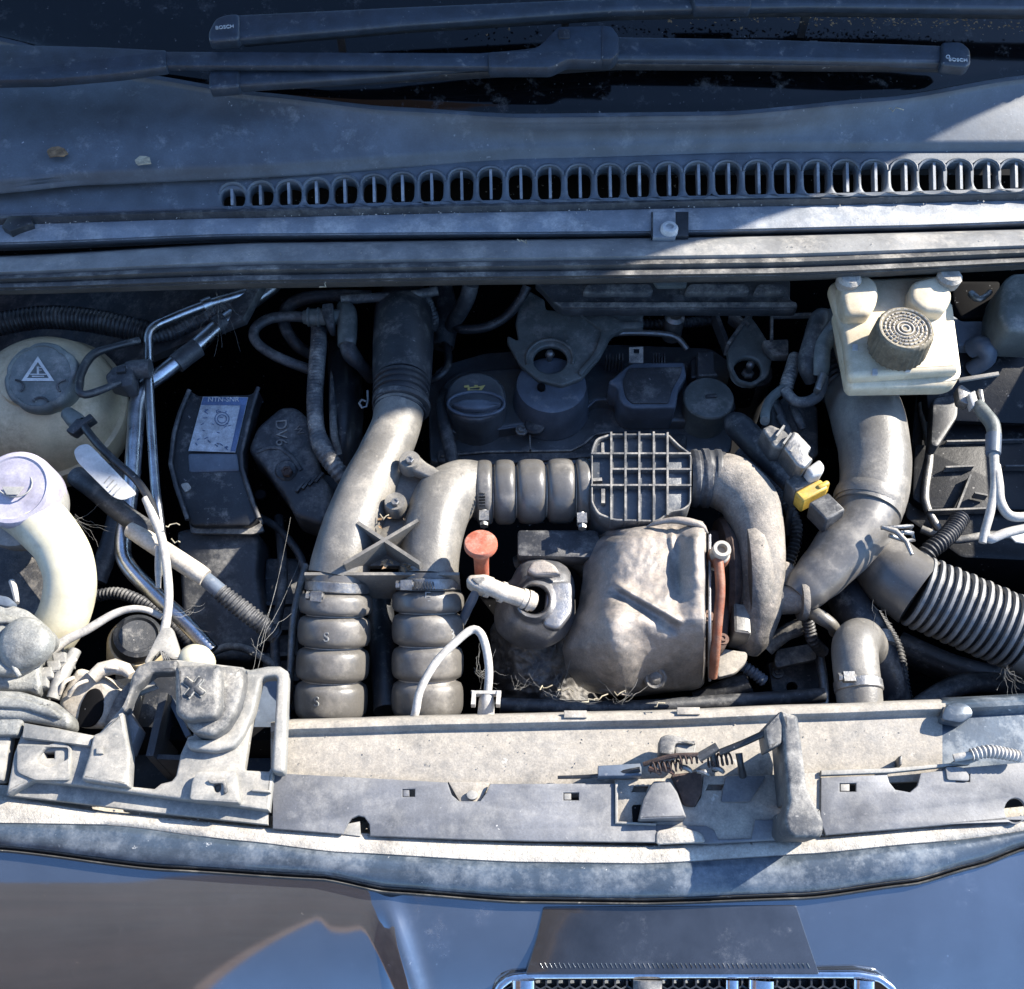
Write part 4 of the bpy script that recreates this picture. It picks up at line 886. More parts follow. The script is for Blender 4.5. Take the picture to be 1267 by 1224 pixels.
# sooty shield left of the turbo, lambda sensor
t = thing('exhaust_shield', 'black sooty exhaust shield below the dipstick', 'exhaust shield', P(650, 820, -.22))
def soot(u, v):
    y = 742 + 140 * v; xl = lerp_pts([(742,628),(780,606),(830,610),(882,618)], y); xr = lerp_pts([(742,712),(800,712),(850,735),(882,770)], y); x = xl + (xr-xl)*u
    z = -.066 - .04*(2*u-1)**2 - .05*v**2 + .006*noise2(x, y, .03) - .007*abs(noise2(x, y, .06)) - .004*abs(noise2(x, y, .13))
    return P(x, y, z)
grid_mesh(soot, 80, 80, .003).build('shell', M['heatd'], t, 80)
t = thing('sensor_shield', 'bent silver grey shield plate with a round hole for the sensor', 'sensor shield', P(670, 740, -.12))
hx, hy = Y2(1170,430)[0]
def silv(u, v):
    a = 2*math.pi*u; r0 = 17; 
    out = lerp_pts([(0,50),(.9,60),(1.6,62),(2.4,60),(3.2,44),(3.9,38),(4.6,52),(5.5,58),(6.3,50)], a)
    r_ = r0 + (out - r0) * v; x = hx + 8 + r_*math.cos(a)*1.0; y = hy + r_*math.sin(a)*.98
    z = -.022 - .012*(1-v)**3*0 - .03*v*v + .012*math.exp(-((v-.12)/.12)**2) + .012*math.sin(a+2.2)*v + .003*noise2(x, y, .06) - (.02 if v < .02 else 0)
    return P(x, y, z)
grid_mesh(silv, 72, 24, .002).build('plate', M['heatm'], t, 80)
plate('top_strap', Pl(670, 702, -.006, 0, .1), fillet(Y2(1165,305, 1190,260, 1240,250, 1290,275, 1320,320, 1200,322), 4), M['heat'], t, h=.012, bev=.003, res=2)
plate('side_strap', Pl(700, 735, -.02), fillet(Y3(130,350, 238,345, 240,480, 180,560, 110,540), 8), M['heatm'], t, h=.01, bev=.003, res=2)
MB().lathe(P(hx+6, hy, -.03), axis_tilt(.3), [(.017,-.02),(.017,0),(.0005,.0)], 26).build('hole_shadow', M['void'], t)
t = thing('temperature_sensor', 'dusty beige sensor lying across the silver shield', 'sensor', P(625, 730, -.05))
MB().tube([(*Y2(960,365)[0],.002,9),(*Y2(1010,375)[0],.001,11),(*Y2(1060,395)[0],-.003,11),(*Y2(1150,425)[0],-.012,11.5),(*Y2(1195,440)[0],-.018,12)], 22).build('body', M['beige'], t, 60)
for a, b in ((1000,375),(1060,397),(1150,426),(1175,434)):
    x, y = Y2(a, b)[0]; z_ = -.002 - .014*(a-1000)/190; d = (P(*Y2(1150,425)[0], -.012) - P(*Y2(1010,375)[0], .001)).normalized(); c = P(x, y, z_)
    MB().sweep([c - d*.002, c + d*.002], [.0102, .0102], 20).build('ridge', M['beige'], t, 40)
plate('plug', Pl(590, 718, .008, 0, .1), fillet(Y2(900,345, 915,320, 990,315, 1020,330, 1020,365, 985,390, 935,375), 4), M['beige'], t, h=.02, bev=.003, res=2)
plate('plug_window', Pl(590, 718, .0085, 0, .1), fillet(Y2(925,335, 985,330, 985,355, 950,362), 3), M['grey'], t, h=.002, bev=.0005, up=.0007)
hose('sensor_lead', 'short blue black sensor lead hanging from the beige plug', 'cable', wz(Y2(955,375, 930,430, 905,480, 885,530), [.0,-.02,-.035,-.05], [4.5,6,6,5]), 'blueg')

# dipstick
t = thing('dipstick', 'faded orange dipstick handle standing beside the right leg of the twin air pipe', 'dipstick', P(597, 705, -.03))
u = S(596, 665, .03); c = P(596, 704, -.012)
A = Vector((0,.16,1)).normalized()
prof = [(9,-.02),(9.5,.012),(10,.020),(13,.025),(13.5,.031),(15,.0335),(20,.0342),(20.8,.0355),(20.8,.0395),(19.5,.0412),(12,.0422),(.2,.0425)]
MB().lathe(c, A, [(r_*u, h_) for r_, h_ in prof], 30).build('handle', M['orange'], t, 45)
MB().tube([(597,700,-.012,6),(600,735,-.09,6)], 10).build('guide_tube', M['zinc'], t)
# vacuum pipe
t = thing('vacuum_pipe', 'thin grey vacuum pipe looping over the right bellows', 'vacuum pipe', P(560, 860, -.03))
MB().tube(wz(Y2(665,985, 685,910, 705,820, 770,705, 850,622, 925,562, 965,575, 990,640, 1003,740, 995,860), [-.005,.008,.014,.018,.02,.02,.02,.018,.012,.004], 5.2), 14).build('pipe', M['cable'], t, 70)
MB().tube(wz(Y2(995,835, 992,880, 988,960), [.006,.0,-.01], [7,10,11]), 16).build('fitting', M['cable'], t, 60)
m = MB(); q = Y2(930,832, 1052,832); m.wall(q[0], q[1], .010, .008, 4); m.build('clip_bar', M['cable'], t)
for a in (938, 1046): q = Y2(a,830, a-4,880); MB().wall(q[0], q[1], .011, .008, 5).build('clip_arm', M['cable'], t)
# ================================================================== left side of the bay
t = thing('coolant_tank', 'stained tan coolant expansion tank with a ribbed grey cap', 'coolant tank', P(60, 560, -.16))
A = axis_tilt(.35); c = P(58, 502, -.055); u = S(58, 502, -.05)
MB().lathe(c, A, [(20*u,-.075),(70*u,-.072),(86*u,-.055),(90*u,-.030),(91*u,-.014),(96*u,-.012),(96.5*u,-.006),(91*u,-.004),(88*u,.012),(80*u,.028),(66*u,.042),(46*u,.050),(30*u,.053),(28*u,.060),(.5*u,.060)], 56).build('tank_body', M['tan'], t, 45)
cc = P(50, 466, .012); A2 = axis_tilt(.62)
wob = lambda a, h: 1 - .045 * max(0, math.cos(6*a + .6)) ** 6 * (1 if h > -.012 else 0)
MB().lathe(cc, A2, [(36*u,-.030),(42*u,-.022),(43.5*u,-.010),(43*u,-.002),(40*u,.002),(37*u,.003),(36*u,.0015),(.4*u,.0018)], 72, wob).build('cap', M['grgreen'], t, 40)
pk = Pl(50, 466, cc.z); pk.o = cc + A2*.002; pk.n = A2; X_ = AX_R; pk.m = Matrix.Translation(pk.o) @ Matrix((X_, A2.cross(X_), A2)).transposed().to_4x4(); pk.i = pk.m.inverted()
tri = Z3(148,320, 212,416, 84,416); ti = Z3(148,342, 192,405, 104,405)
MB().addmesh(plate_mesh(pk, tri, [ti], .0008, 0, .0008)).build('warning_triangle', M['print'], t)
mk = MB()
for pg_ in (Z3(144,360, 152,360, 152,388, 144,388), Z3(118,388, 180,388, 180,392, 118,392), Z3(125,396, 172,396, 172,400, 125,400), Z3(154,362, 164,362, 164,365, 154,365), Z3(154,372, 164,372, 164,375, 154,375)):
    mk.addmesh(plate_mesh(pk, pg_, [], .0008, 0, .0008))
tag(mk.build('thermometer_mark', M['print'], t), kind='stuff')
for a in (R(-90), R(-20), R(200)):
    x, y = 50 + 33*math.cos(a), 467 - 33*math.sin(a); q = [pk.pt(x + 10*math.cos(b), y - 8*math.sin(b), .001) for b in [a + math.pi + R(-70 + 14*k) for k in range(11)]]
    MB().sweep(q, [.0011]*11, 6).build('grip_arc', M['blackd'], t, 60)
MB().tube([(84,512,.000,9),(93,520,.004,11),(99,525,.004,10)], 18).build('nipple', M['grgreen'], t)
plate('nipple_clip', Pl(100, 518, .016, 0, .2), fillet(Z3(255,610, 300,560, 320,565, 350,540, 368,560, 330,585, 315,600, 285,625), 2), M['black'], t, h=.014, bev=.002)
plate('lower_lug', Pl(55, 580, -.08, 0, .3), fillet(Z3(60,710, 230,700, 240,760, 200,800, 150,790, 60,760), 5), M['tan'], t, h=.03, bev=.005, res=2)

hose('corrugated_hose', 'black corrugated hose running behind the coolant tank', 'hose', [(-40,412,-.03,15),(0,401,-.028,15),(50,393,-.026,15),(100,395,-.026,15.5),(150,404,-.028,15.5),(192,414,-.035,15)], 'black', 18, corr=(5.2,2.4,'sin'))
t = thing('coolant_pipe', 'thin bright metal coolant pipe bending down beside the coolant tank', 'metal pipe', P(190, 560, -.05))
MB().tube(wz(Z3(1010,50, 960,72, 800,120, 650,180, 602,205, 583,240, 582,300, 588,500, 606,800, 625,960, 650,1180), [-.02,-.02,-.02,-.018,-.016,-.015,-.014,-.012,-.010,-.012,-.03], 5.6), 16).build('pipe', M['alu'], t, 70)
MB().tube(wz(Z3(795,122, 812,114, 830,108), -.019, 8), 14).build('collar', M['alu'], t, 60)
t = thing('refrigerant_pipe', 'thick bright metal pipe wrapped with black sleeves', 'metal pipe', P(170, 620, -.06))
MB().tube([(340,352,-.035,9),(328,362,-.034,9),(275,400,-.03,9.5),(240,431,-.028,10),(202,461,-.028,10),(180,478,-.028,10),(170,500,-.028,10),(167,540,-.028,10),(163,592,-.030,10),(157,640,-.032,10),(152,668,-.034,10),(154,692,-.036,10),(170,714,-.04,10),(199,742,-.045,10),(227,768,-.05,10),(262,806,-.06,10)], 20).build('pipe', M['alu'], t, 70)
MB().tube(wz(Z3(690,350, 730,318, 775,285), [-.0275]*3, 12.5), 18).build('sleeve', M['blackd'], t, 60)
MB().tube(wz(Z3(845,205, 862,192, 880,180), [-.0295]*3, 12), 18).build('sleeve', M['blackd'], t, 60)
hose('pipe_loom', 'dark corrugated loom tucked between the two metal pipes', 'cable loom', wz(Z3(600,250, 680,225, 760,190, 850,150, 960,100), [-.03,-.03,-.03,-.03,-.03], [6,9,9,11,10]), 'blackd', 14, corr=(5,1.6,'sin'))
t = thing('level_sensor', 'small black sensor plug with a lead beside the coolant cap', 'sensor', P(150, 470, -.04))
MB().tube(wz(Z3(500,375, 530,372, 590,368), -.004, [11,12,12]), 20).build('barrel', M['blackd'], t, 50)
plate('plug', Pl(145, 468, .004, 0, .1), fillet(Z3(410,395, 440,360, 500,340, 522,360, 520,430, 480,440, 420,425), 3), M['blackd'], t, h=.024, bev=.003)
plate('plug_key', Pl(147, 460, .006, 0, .1), Z3(455,360, 490,355, 490,378, 455,382), M['black'], t, h=.006, bev=.001, up=.003)
MB().tube(wz(Z3(545,258, 440,285, 370,310, 330,360, 308,430, 320,468, 370,462, 470,422), [-.01,.0,.005,.012,.018,.018,.012,.004], [5,4.5,5.5,5.5,5,5,5,4]), 12).build('lead', M['black'], t, 70)

t = thing('sensor_cable', 'long cable with a white paper tag running down past the metal pipes', 'cable', P(190, 690, -.02))
MB().tube(wz(Z3(318,580, 380,660, 450,730, 530,800, 590,890, 620,990), [.01,.012,.012,.012,.012,.012], 5), 12).build('black_run', M['black'], t, 70)
MB().tube(wz(Y1(635,-10, 668,70, 700,150, 722,260, 735,400, 728,500, 715,570), [.0125,.014,.014,.014,.012,.012,.012], [5,5.5,5.5,5.5,5.5,5.5,6]), 12).build('bleached_run', M['cable'], t, 70)
plate('paper_tag', Pl(140, 595, .016, -.1, .1), fillet(Z3(288,690, 310,668, 345,662, 365,680, 540,860, 480,885, 440,870, 300,730), 6), M['white'], t, h=.0012, bev=.0003)
for i in range(11):
    q = Z3(328 + i*13, 700 + i*15); MB().wall((q[0][0]-3, q[0][1]+3), (q[0][0]+4, q[0][1]-5), .0172, .001, 1.0).build('tag_print', M['printf'], t)
MB().tube(wz(Y1(690,200, 688,290, 690,380), [.006,.004,.0], [4,4,3]), 10).build('stray_lead', M['cable'], t)
plate('cable_fork', Pl(205, 795, .018, 0, .1), fillet(Y1(700,550, 745,545, 770,620, 790,690, 745,690, 700,650, 655,690, 640,720, 625,700, 665,620), 4), M['covl'], t, h=.010, bev=.002)
for k in range(4): MB().wall(Y1(700+k*9, 655+k*5)[0], Y1(712+k*9, 690)[0], .0195, .003, 1.4).build('fork_rib', M['grey'], t)
c = P(*Y1(850,700)[0], .005); 
t = thing('white_plug_ball', 'round white plastic plug half hidden behind the cross marked buffer', 'plug', c - Vector((0,0,.02)))
u = S(240,815,0); MB().lathe(c, (0,-.2,1), [(15*u,-.02),(21*u,-.012),(22*u,-.002),(20*u,.007),(14*u,.013),(6*u,.016),(.2*u,.0165)], 30).build('dome', M['cream'], t, 60)

t = thing('taped_hose', 'black hose with a pale taped middle and a corrugated end', 'hose', P(210, 690, -.06))
MB().tube(wz(Z3(300,790, 370,840, 450,910, 530,970, 600,1010), [-.035,-.03,-.02,-.012,-.01], [13,13,13,12.5,12]), 18).build('black_end', M['blackd'], t, 70)
MB().tube(wz(Y1(570,125, 650,175, 750,240, 850,305, 895,335), [-.008,-.006,-.007,-.010,-.012], [10.5,11.5,12,12,11]), 18).build('taped_middle', M['beige'], t, 70)
MB().tube(wz(Y1(870,318, 930,370, 960,395), [-.014,-.018,-.02], [9,10,10]), 16).build('dark_joint', M['blueg'], t, 70)
MB().tube(wz(Y1(945,385, 1040,460, 1130,530, 1200,590), [-.02,-.028,-.036,-.05], [11,12.5,12.5,11]), 18, corr=(5.6,2.2,'sin')).build('corrugated_end', M['blackd'], t, 60)

# engine mount
t = thing('engine_mount', 'black steel engine mount bracket with a silver label and two bolts', 'engine mount', P(270, 620, -.2))
pq = Pl(270, 570, -.075, .0, .22)
plate('bracket', pq, fillet(Z3(742,452, 775,472, 980,468, 1012,442, 992,510, 950,690, 948,760, 990,890, 1012,950, 975,985, 752,985, 732,950, 690,830, 668,740, 682,600), 4), M['black'], t, h=.03, bev=.003, res=2)
for a in (Z3(742,452, 705,540, 682,620, 668,740, 690,830, 735,960), Z3(1012,442, 985,530, 945,700, 948,760, 990,890, 1015,955)):
    MB().sweep([pq.pt(x, y, .003) for x, y in a], [.0026]*len(a), 8).build('flange_edge', M['blackd'], t, 70)
plate('bend', pq, fillet(Z3(735,700, 930,700, 940,770, 740,775), 4), M['blueg'], t, h=.006, bev=.002, up=.002)
plate('label', pq, Z3(795,478, 972,480, 922,696, 738,690), M['label'], t, h=.0012, bev=.0002, up=.0035)
plate('label_band', pq, Z3(797,480, 970,482, 963,512, 788,510), M['labelb'], t, h=.0008, bev=.0001, up=.0042)
MB().addmesh(text_mesh('NTN-SNR', pq, *Z3(880,496)[0], 9, up=.0046, depth=.0003)).build('lettering', M['print'], t)
plate('label_border', pq, Z3(942,512, 963,512, 922,692, 903,692), M['labelb'], t, h=.0008, bev=.0001, up=.0042)
random.seed(3)
mk = MB()
for i in range(26):
    x, y = random.uniform(760,900), random.uniform(525,680); l = random.uniform(4,20)
    if x < 800 - (y-525)*.28: continue
    A_, B_ = pq.pt(*Z3(x,y)[0], .0042), pq.pt(*Z3(x+l*.8, y+random.uniform(-10,10))[0], .0042); mk.sweep([A_, B_], [.0005,.0005], 4)
for k in range(2):
    q = [pq.pt(*Z3(870 + (18+10*k)*math.cos(b), 565 + (16+10*k)*math.sin(b))[0], .0042) for b in [R(20*i) for i in range(19)]]; mk.sweep(q, [.0004]*19, 4)
tag(mk.build('label_drawing', M['labelb'], t), kind='stuff')
for a in ((828,942),(948,942)): bolt(t, *Z3(*a)[0], -.095, 8.5 if a[0] < 900 else 9, M['zinc'] if a[0] < 900 else M['rust'], ax=(0,-.2,1))
MB().lathe(P(*Z3(1022,866)[0], -.10), (0,0,1), [(.006,0),(.006,.003),(.0005,.003)], 14).build('hole', M['void'], t)
plate('mud_splash', pq, fillet(Z3(705,820, 735,812, 750,835, 725,855), 3), M['dirt'], t, h=.003, bev=.001, up=.002)
pz = Pl(275, 740, -.13, 0, .25)
plate('lower_housing', pz, fillet(Y1(765,130, 830,115, 1110,118, 1130,180, 1120,320, 1150,470, 1180,560, 1100,700, 820,680, 790,500, 780,300), 6), M['blackd'], t, h=.08, bev=.006, res=2)
plate('housing_lip', Pl(270, 655, -.10, 0, .2), fillet(Y1(820,70, 835,112, 1090,118, 1140,90, 1125,60, 1150,130, 1100,145, 830,140), 3), M['grey'], t, h=.006, bev=.001)

# timing cover with DV6
t = thing('timing_cover', 'black cast timing cover embossed with DV6 and a rusty bolt', 'timing cover', P(370, 600, -.2))
pd = Pl(365, 570, -.075, .0, .15)
plate('cover', pd, fillet(Z4(20,762, 62,660, 165,572, 235,572, 290,625, 305,740, 335,850, 395,930, 375,1040, 345,1092, 225,1050, 182,960, 120,880, 80,818), 8), M['blackd'], t, h=.05, bev=.006, res=2)
MB().addmesh(text_mesh('DV6', pd, *Z4(168,690)[0], 20, rot=R(-84), up=.0008, depth=.001)).build('lettering', M['grey'], t)
MB().addmesh(text_mesh('W', pd, *Z4(245,680)[0], 13, rot=R(-60), up=.0006, depth=.0008)).build('lettering', M['grey'], t)
q = [pd.pt(*p_, .001) for p_ in Z4(60,770, 110,752, 165,752, 215,790, 255,850)]; MB().sweep(q, [.0025]*5, 8, squash=.5).build('raised_bead', M['blackd'], t, 70)
c = P(*Z4(195,862)[0], -.082); u = S(355, 585, -.08)
MB().lathe(c, (0,-.15,1), [(15*u,-.01),(14*u,.006),(12*u,.008),(9*u,.0075)], 26).build('bolt_boss', M['blackd'], t)
bolt(t, *Z4(195,860)[0], -.073, 7, M['rustd'], ax=(0,-.15,1), washer=False)
plate('ribbed_foot', Pl(385, 630, -.10, 0, .2), fillet(Z4(215,985, 300,960, 370,1000, 360,1085, 250,1060), 5), M['grey'], t, h=.03, bev=.004)
for k in range(4): MB().wall(Z4(235+k*28, 940-k*14)[0], Z4(265+k*28, 905-k*14)[0], -.076, .008, 3).build('rib', M['blackd'], t)
plate('side_wall', Pl(400, 640, -.105, .0, .1), fillet(Z4(340,860, 480,900, 420,1010, 380,1180, 330,1220, 340,1100), 5), M['blackd'], t, h=.09, bev=.003)
t = thing('belt_cover', 'smooth curved black belt cover behind the corrugated conduit', 'belt cover', P(425, 520, -.2))
MB().tube(wz(Z4(430,330, 445,430, 452,560, 450,700, 440,830), [-.13,-.11,-.105,-.11,-.13], [16,20,21,20,17]), 24, squash=1.6).build('shell', M['black'], t, 70)
MB().tube(wz(Z4(402,350, 398,450, 395,600, 400,700, 420,780), [-.10,-.085,-.08,-.085,-.10], 5), 10).build('edge_bead', M['grey'], t, 70)
hose('wiring_conduit', 'grey corrugated wiring conduit dropping past the DV6 cover', 'wiring conduit', wz(Z4(335,215, 332,300, 322,420, 315,540, 320,650, 335,720), [-.06,-.05,-.045,-.045,-.045,-.045], 10.5), 'grey', 16, corr=(5,1.8,'sin'))
hose('wiring_conduit', 'bare end of the wiring conduit with a pale corrugated tip by the twin air pipe', 'wiring conduit', wz(Z4(328,700, 345,745, 375,800, 420,860, 460,910), [-.045,-.043,-.045,-.05,-.06], [11,12.5,12,11.5,10.5]), 'grey', 16, corr=(6,1.2,'sin'))
t = thing('fuel_quick_connector', 'grey elbow quick connector with a hose loop above the conduit', 'hose connector', P(420, 420, -.08))
MB().tube(wz(Z4(265,185, 300,185, 350,184, 400,184, 440,182), -.035, [8,10.5,10.5,9.5,9.5]), 18).build('barrel', M['grgreen'], t, 50)
plate('clip', Pl(403, 383, -.022, 0, .1), fillet(Z4(345,125, 395,120, 398,225, 375,228, 345,170), 3), M['blackd'], t, h=.02, bev=.002)
for a in (285, 328): MB().tube(wz(Z4(a,185, a+8,185), -.035, 12), 18).build('collar', M['grgreen'], t, 40)
MB().tube(wz(Z4(440,140, 455,165, 457,220, 455,310), [-.04,-.035,-.035,-.04], [9,12,12.5,11.5]), 18).build('elbow', M['grgreen'], t, 60)
MB().tube(wz(Z4(455,305, 475,350, 520,400, 560,450), [-.04,-.045,-.06,-.09], [10,11,8,7.5]), 16).build('tail', M['blackd'], t, 60)
MB().tube(wz(Z4(275,185, 190,182, 110,195, 55,235, 55,285, 110,335, 190,375, 290,412), [-.035,-.035,-.035,-.037,-.04,-.045,-.05,-.06], 6.5), 14).build('hose_loop', M['blackd'], t, 70)
hose('return_hose', 'soft black hose looping behind the quick connector', 'hose', wz(Z4(560,95, 430,92, 290,100, 210,130, 180,180, 190,240, 240,310, 300,345), [-.05,-.05,-.05,-.055,-.06,-.065,-.075,-.09], [7.5,8,8,8,7.5,7.5,7.5,7.5]), 'blackd')
hose('cross_hose', 'dirty grey hose under the seal above the air duct', 'hose', wz(Z4(430,110, 560,100, 700,95, 850,70), -.03, 6), 'grey')
t = thing('duct_clip', 'small bright wire clip beside the air duct cuff', 'clip', P(447, 497, -.06))
q = [P(*p_, -.03) for p_ in Z4(545,505, 547,545, 540,575, 520,580, 508,560, 520,545, 538,552)]; MB().sweep(q, [.0014]*7, 6).build('wire', M['zinc'], t, 80)

# washer filler
t = thing('washer_filler', 'cream washer filler neck curving down from a lilac white cap', 'washer filler', P(60, 720, -.08))
MB().tube(wz(Y1(70,20, 170,90, 268,210, 306,350, 280,490, 215,600, 160,680), [.012,.014,.012,.004,-.012,-.03,-.05], [34,34,32,31,31,30,28]), 30).build('neck', M['cream'], t, 70)
A = axis_tilt(.45); c = P(18, 604, .045); u = S(18, 604, .05)
MB().lathe(c, A, [(42*u,-.04),(47*u,-.034),(49*u,-.006),(48.5*u,-.001),(46*u,.0015),(41*u,.0022),(39*u,.0008),(.5*u,.0012)], 56).build('cap', M['lilac'], t, 40)
MB().lathe(P(20, 622, .024), A, [(30*u,-.050),(46*u,-.040),(56*u,-.022),(58*u,-.008),(56*u,-.002),(50*u,-.001)], 56).build('collar', M['covl'], t, 40)
ring = [P(18 + 22*math.cos(R(a)), 598 + 17*math.sin(R(a)), .0480) for a in range(0, 361, 20)]; MB().sweep(ring, [.0008]*len(ring), 6).build('cap_mark', M['printf'], t, 70)
plate('cap_mark', Pl(14, 598, .0492, 0, -.2), [(2,588),(28,588),(26,592),(4,592)], M['printf'], t, h=.001, up=.0004)
plate('cap_mark', Pl(14, 604, .0485, 0, -.2), [(2,602),(30,602),(22,612),(8,612)], M['printf'], t, h=.001, up=.0004)
# dark cup in the crook
t = thing('lamp_back_cap', 'black round cap with a tan ring behind the headlamp', 'bulb cap', P(167, 800, -.08))
c = P(*Y1(600,595)[0], -.04); u = S(167,788,-.04); A = Vector((.35,.05,1)).normalized()
MB().lathe(c, A, [(30*u,-.03),(31*u,-.004),(29*u,.004),(24*u,.006),(22*u,.003),(.4*u,.003)], 36).build('cap', M['black'], t, 40)
MB().lathe(c - A*.012, A, [(28*u,-.03),(35*u,-.028),(35.5*u,.0),(33*u,.004),(29*u,.004)], 36).build('ring', M['tan'], t, 40)
hose('lamp_cable', 'beige sleeved cable arching over the black bulb cap', 'cable', wz(Y1(215,660, 290,605, 380,560, 490,495, 570,470, 640,475, 705,505), [.0,.002,.004,.006,.006,.004,.0], [7,6,5.5,5,4.5,4,4]), 'cable')
# headlamp body
t = thing('headlamp_unit', 'chalky white headlamp housing in the corner below the washer filler', 'headlamp', P(40, 850, -.08))
L2 = Zm(0, 720, 6.12)
ph1 = Pl(30, 800, .026, -.15, .05); ph2 = Pl(40, 875, .034, -.1, .12)
plate('upper_shell', ph1, fillet(L2(-400,80, 90,165, 200,200, 330,300, 425,395, 410,440, 345,490, 300,640, 325,770, 290,850, 200,815, -400,820), 5), M['lamp'], t, h=.04, bev=.006, res=3)
plate('shell_step', ph1, fillet(L2(-400,200, 60,235, 180,300, 270,400, 290,500, 250,640, 120,700, -400,690), 8), M['lamp'], t, h=.02, bev=.006, up=.010, res=3)
MB().lathe(ph1.pt(*L2(185,470)[0], .012), (-.1,-.2,1), [(.022,-.01),(.024,.0),(.021,.006),(.014,.010),(.0005,.012)], 30, lambda a, h: 1 + .05*math.cos(3*a)).build('bulb_dome', M['lamp'], t, 60)
for a_ in (L2(60,380, 90,520, 100,640, 150,720), L2(230,330, 300,420, 310,520), L2(-100,300, 60,300, 200,350, 280,450)):
    q = [ph1.pt(x, y, .012) for x, y in a_]; MB().sweep(q, [.0022]*len(q), 8).build('moulded_rib', M['lamp'], t, 70)
plate('lower_shell', ph2, fillet(L2(-400,800, 150,820, 420,905, 535,1000, 540,1075, 500,1110, 200,1050, -400,1000), 6), M['lamp'], t, h=.03, bev=.006, res=3)
plate('lower_ridge', ph2, fillet(L2(-400,850, 140,870, 380,940, 470,1010, 440,1040, 180,960, -400,930), 6), M['lamp'], t, h=.008, bev=.003, up=.004, res=2)
for a_ in ((340,690),(300,760),(400,640),(440,580)):
    x, y = L2(*a_)[0]; plate('lug', Pl(x, y, .018, .1, .1), fillet([(x-9,y-7),(x+8,y-9),(x+10,y+6),(x-7,y+9)], 2), M['covl'], t, h=.02, bev=.002)
plate('back_fin', Pl(8, 742, .034, 0, .1), fillet(L2(-200,60, 60,110, 100,150, 60,190, -200,130), 3), M['blueg'], t, h=.012, bev=.002)
MB().tube(wz(L2(90,0, 110,60, 130,160), [.0,.01,.014], [4,4,3]), 8).build('bleached_rod', M['cable'], t)
plate('dirty_well', Pl(30, 700, -.05), [(-50,660),(60,670),(62,760),(-50,760)], M['heatd'], t, h=.01)
t = thing('bulb_holder', 'dusty beige bulb holder with a dark oval window beside the headlamp', 'bulb holder', P(115, 880, -.05))
pbh = Pl(110, 870, .0, .1, .25)
plate('holder', pbh, fillet(Y1(250,850, 330,720, 440,760, 520,830, 450,985, 330,985, 250,905), 8), M['beige'], t, h=.04, bev=.006, res=2)
plate('window', pbh, fillet(Y1(330,985, 350,880, 385,820, 425,812, 450,850, 445,930, 400,985), 8), M['void'], t, h=.004, bev=.001, up=.002)
plate('side_face', pbh, fillet(Y1(440,985, 500,850, 560,780, 580,800, 530,985), 4), M['grey'], t, h=.03, bev=.003, up=.003)
for a, b in (((260,840),(320,770)),((300,850),(390,780)),((250,790),(330,690)),((420,740),(560,740))):
    A_, B_ = Y1(*a)[0], Y1(*b)[0]; MB().tube([(A_[0],A_[1],.012,2.6),((A_[0]+B_[0])/2-3,(A_[1]+B_[1])/2-4,.018,2.6),(B_[0],B_[1],.012,2.6)], 8).build('spring_wire', M['beige'], t, 70)
q = [P(*p_, .012) for p_ in Y1(400,770, 440,735, 500,720, 550,735, 575,760)]; MB().sweep(q, [.006,.007,.007,.006,.004], 10).build('hood', M['beige'], t, 70)
MB().tube(wz(Y1(230,860, 270,760, 330,650), [.01,.012,.01], [8,9,7]), 12).build('stem', M['covl'], t, 70)
# ================================================================== right side of the bay
t = thing('brake_fluid_reservoir', 'yellowed ivory brake fluid reservoir with a black knurled cap', 'fluid reservoir', P(1110, 440, -.02))
pb = Pl(1110, 430, .050, 0, .05)
plate('tank', pb, fillet(Z6(432,70, 500,40, 640,45, 930,30, 968,130, 935,190, 992,420, 990,440, 520,470, 500,300), 8), M['ivory'], t, h=.016, bev=.006, res=3)
plate('lower_body', pb, fillet(Z6(455,170, 940,190, 1000,440, 985,490, 940,508, 535,515, 514,495, 480,300), 8), M['ivory'], t, h=.020, bev=.006, up=-.013, res=3)
plate('sump', pb, fillet(Z6(470,190, 920,210, 960,400, 540,420), 8), M['ivory'], t, h=.04, bev=.004, up=-.03)
plate('seam_flange', pb, fillet(Z6(448,120, 960,150, 1000,450, 990,478, 940,492, 530,500, 515,470, 480,260), 7), M['ivory'], t, h=.004, bev=.0015, up=-.0125)
pb2 = Pl(1100, 375, .070, 0, .15)
plate('rear_chamber', pb2, fillet(Z6(485,40, 600,30, 640,60, 650,110, 640,160, 610,205, 510,210, 492,150), 8), M['ivory'], t, h=.03, bev=.006, res=3)
plate('rear_chamber', pb2, fillet(Z6(790,60, 925,25, 968,120, 935,190, 840,190, 780,140), 8), M['ivory'], t, h=.03, bev=.006, res=3)
for a in ((520,50),(950,42)): MB().lathe(P(*Z6(*a)[0], .078), (0,0,1), [(.012,-.01),(.013,0),(.010,.004),(.001,.004)], 12).build('grub_cap', M['dirt'], t)
for a in ((545,350),(630,455),(770,440)):
    x, y = Z6(*a)[0]; plate('mark', pb, fillet([(x-3,y-6),(x+4,y-6),(x+4,y+2),(x-3,y+2)],1), M['white'], t, h=.003, bev=.0008, up=.0012)
u = S(1120, 400, .09); c = P(*Z6(762,262)[0], .088); A = Vector((-.02,-.03,1)).normalized()
wob = lambda a, h: 1 + .022 * math.cos(a * 30) * (1 if h < -.001 else 0)
MB().lathe(c, A, [(36*u,-.032),(36.5*u,-.026),(35*u,-.004),(34*u,-.001),(32*u,.0005),(29*u,.0),(28*u,-.001),(12*u,-.001),(.4*u,-.001)], 90, wob).build('cap', M['capb'], t, 40)
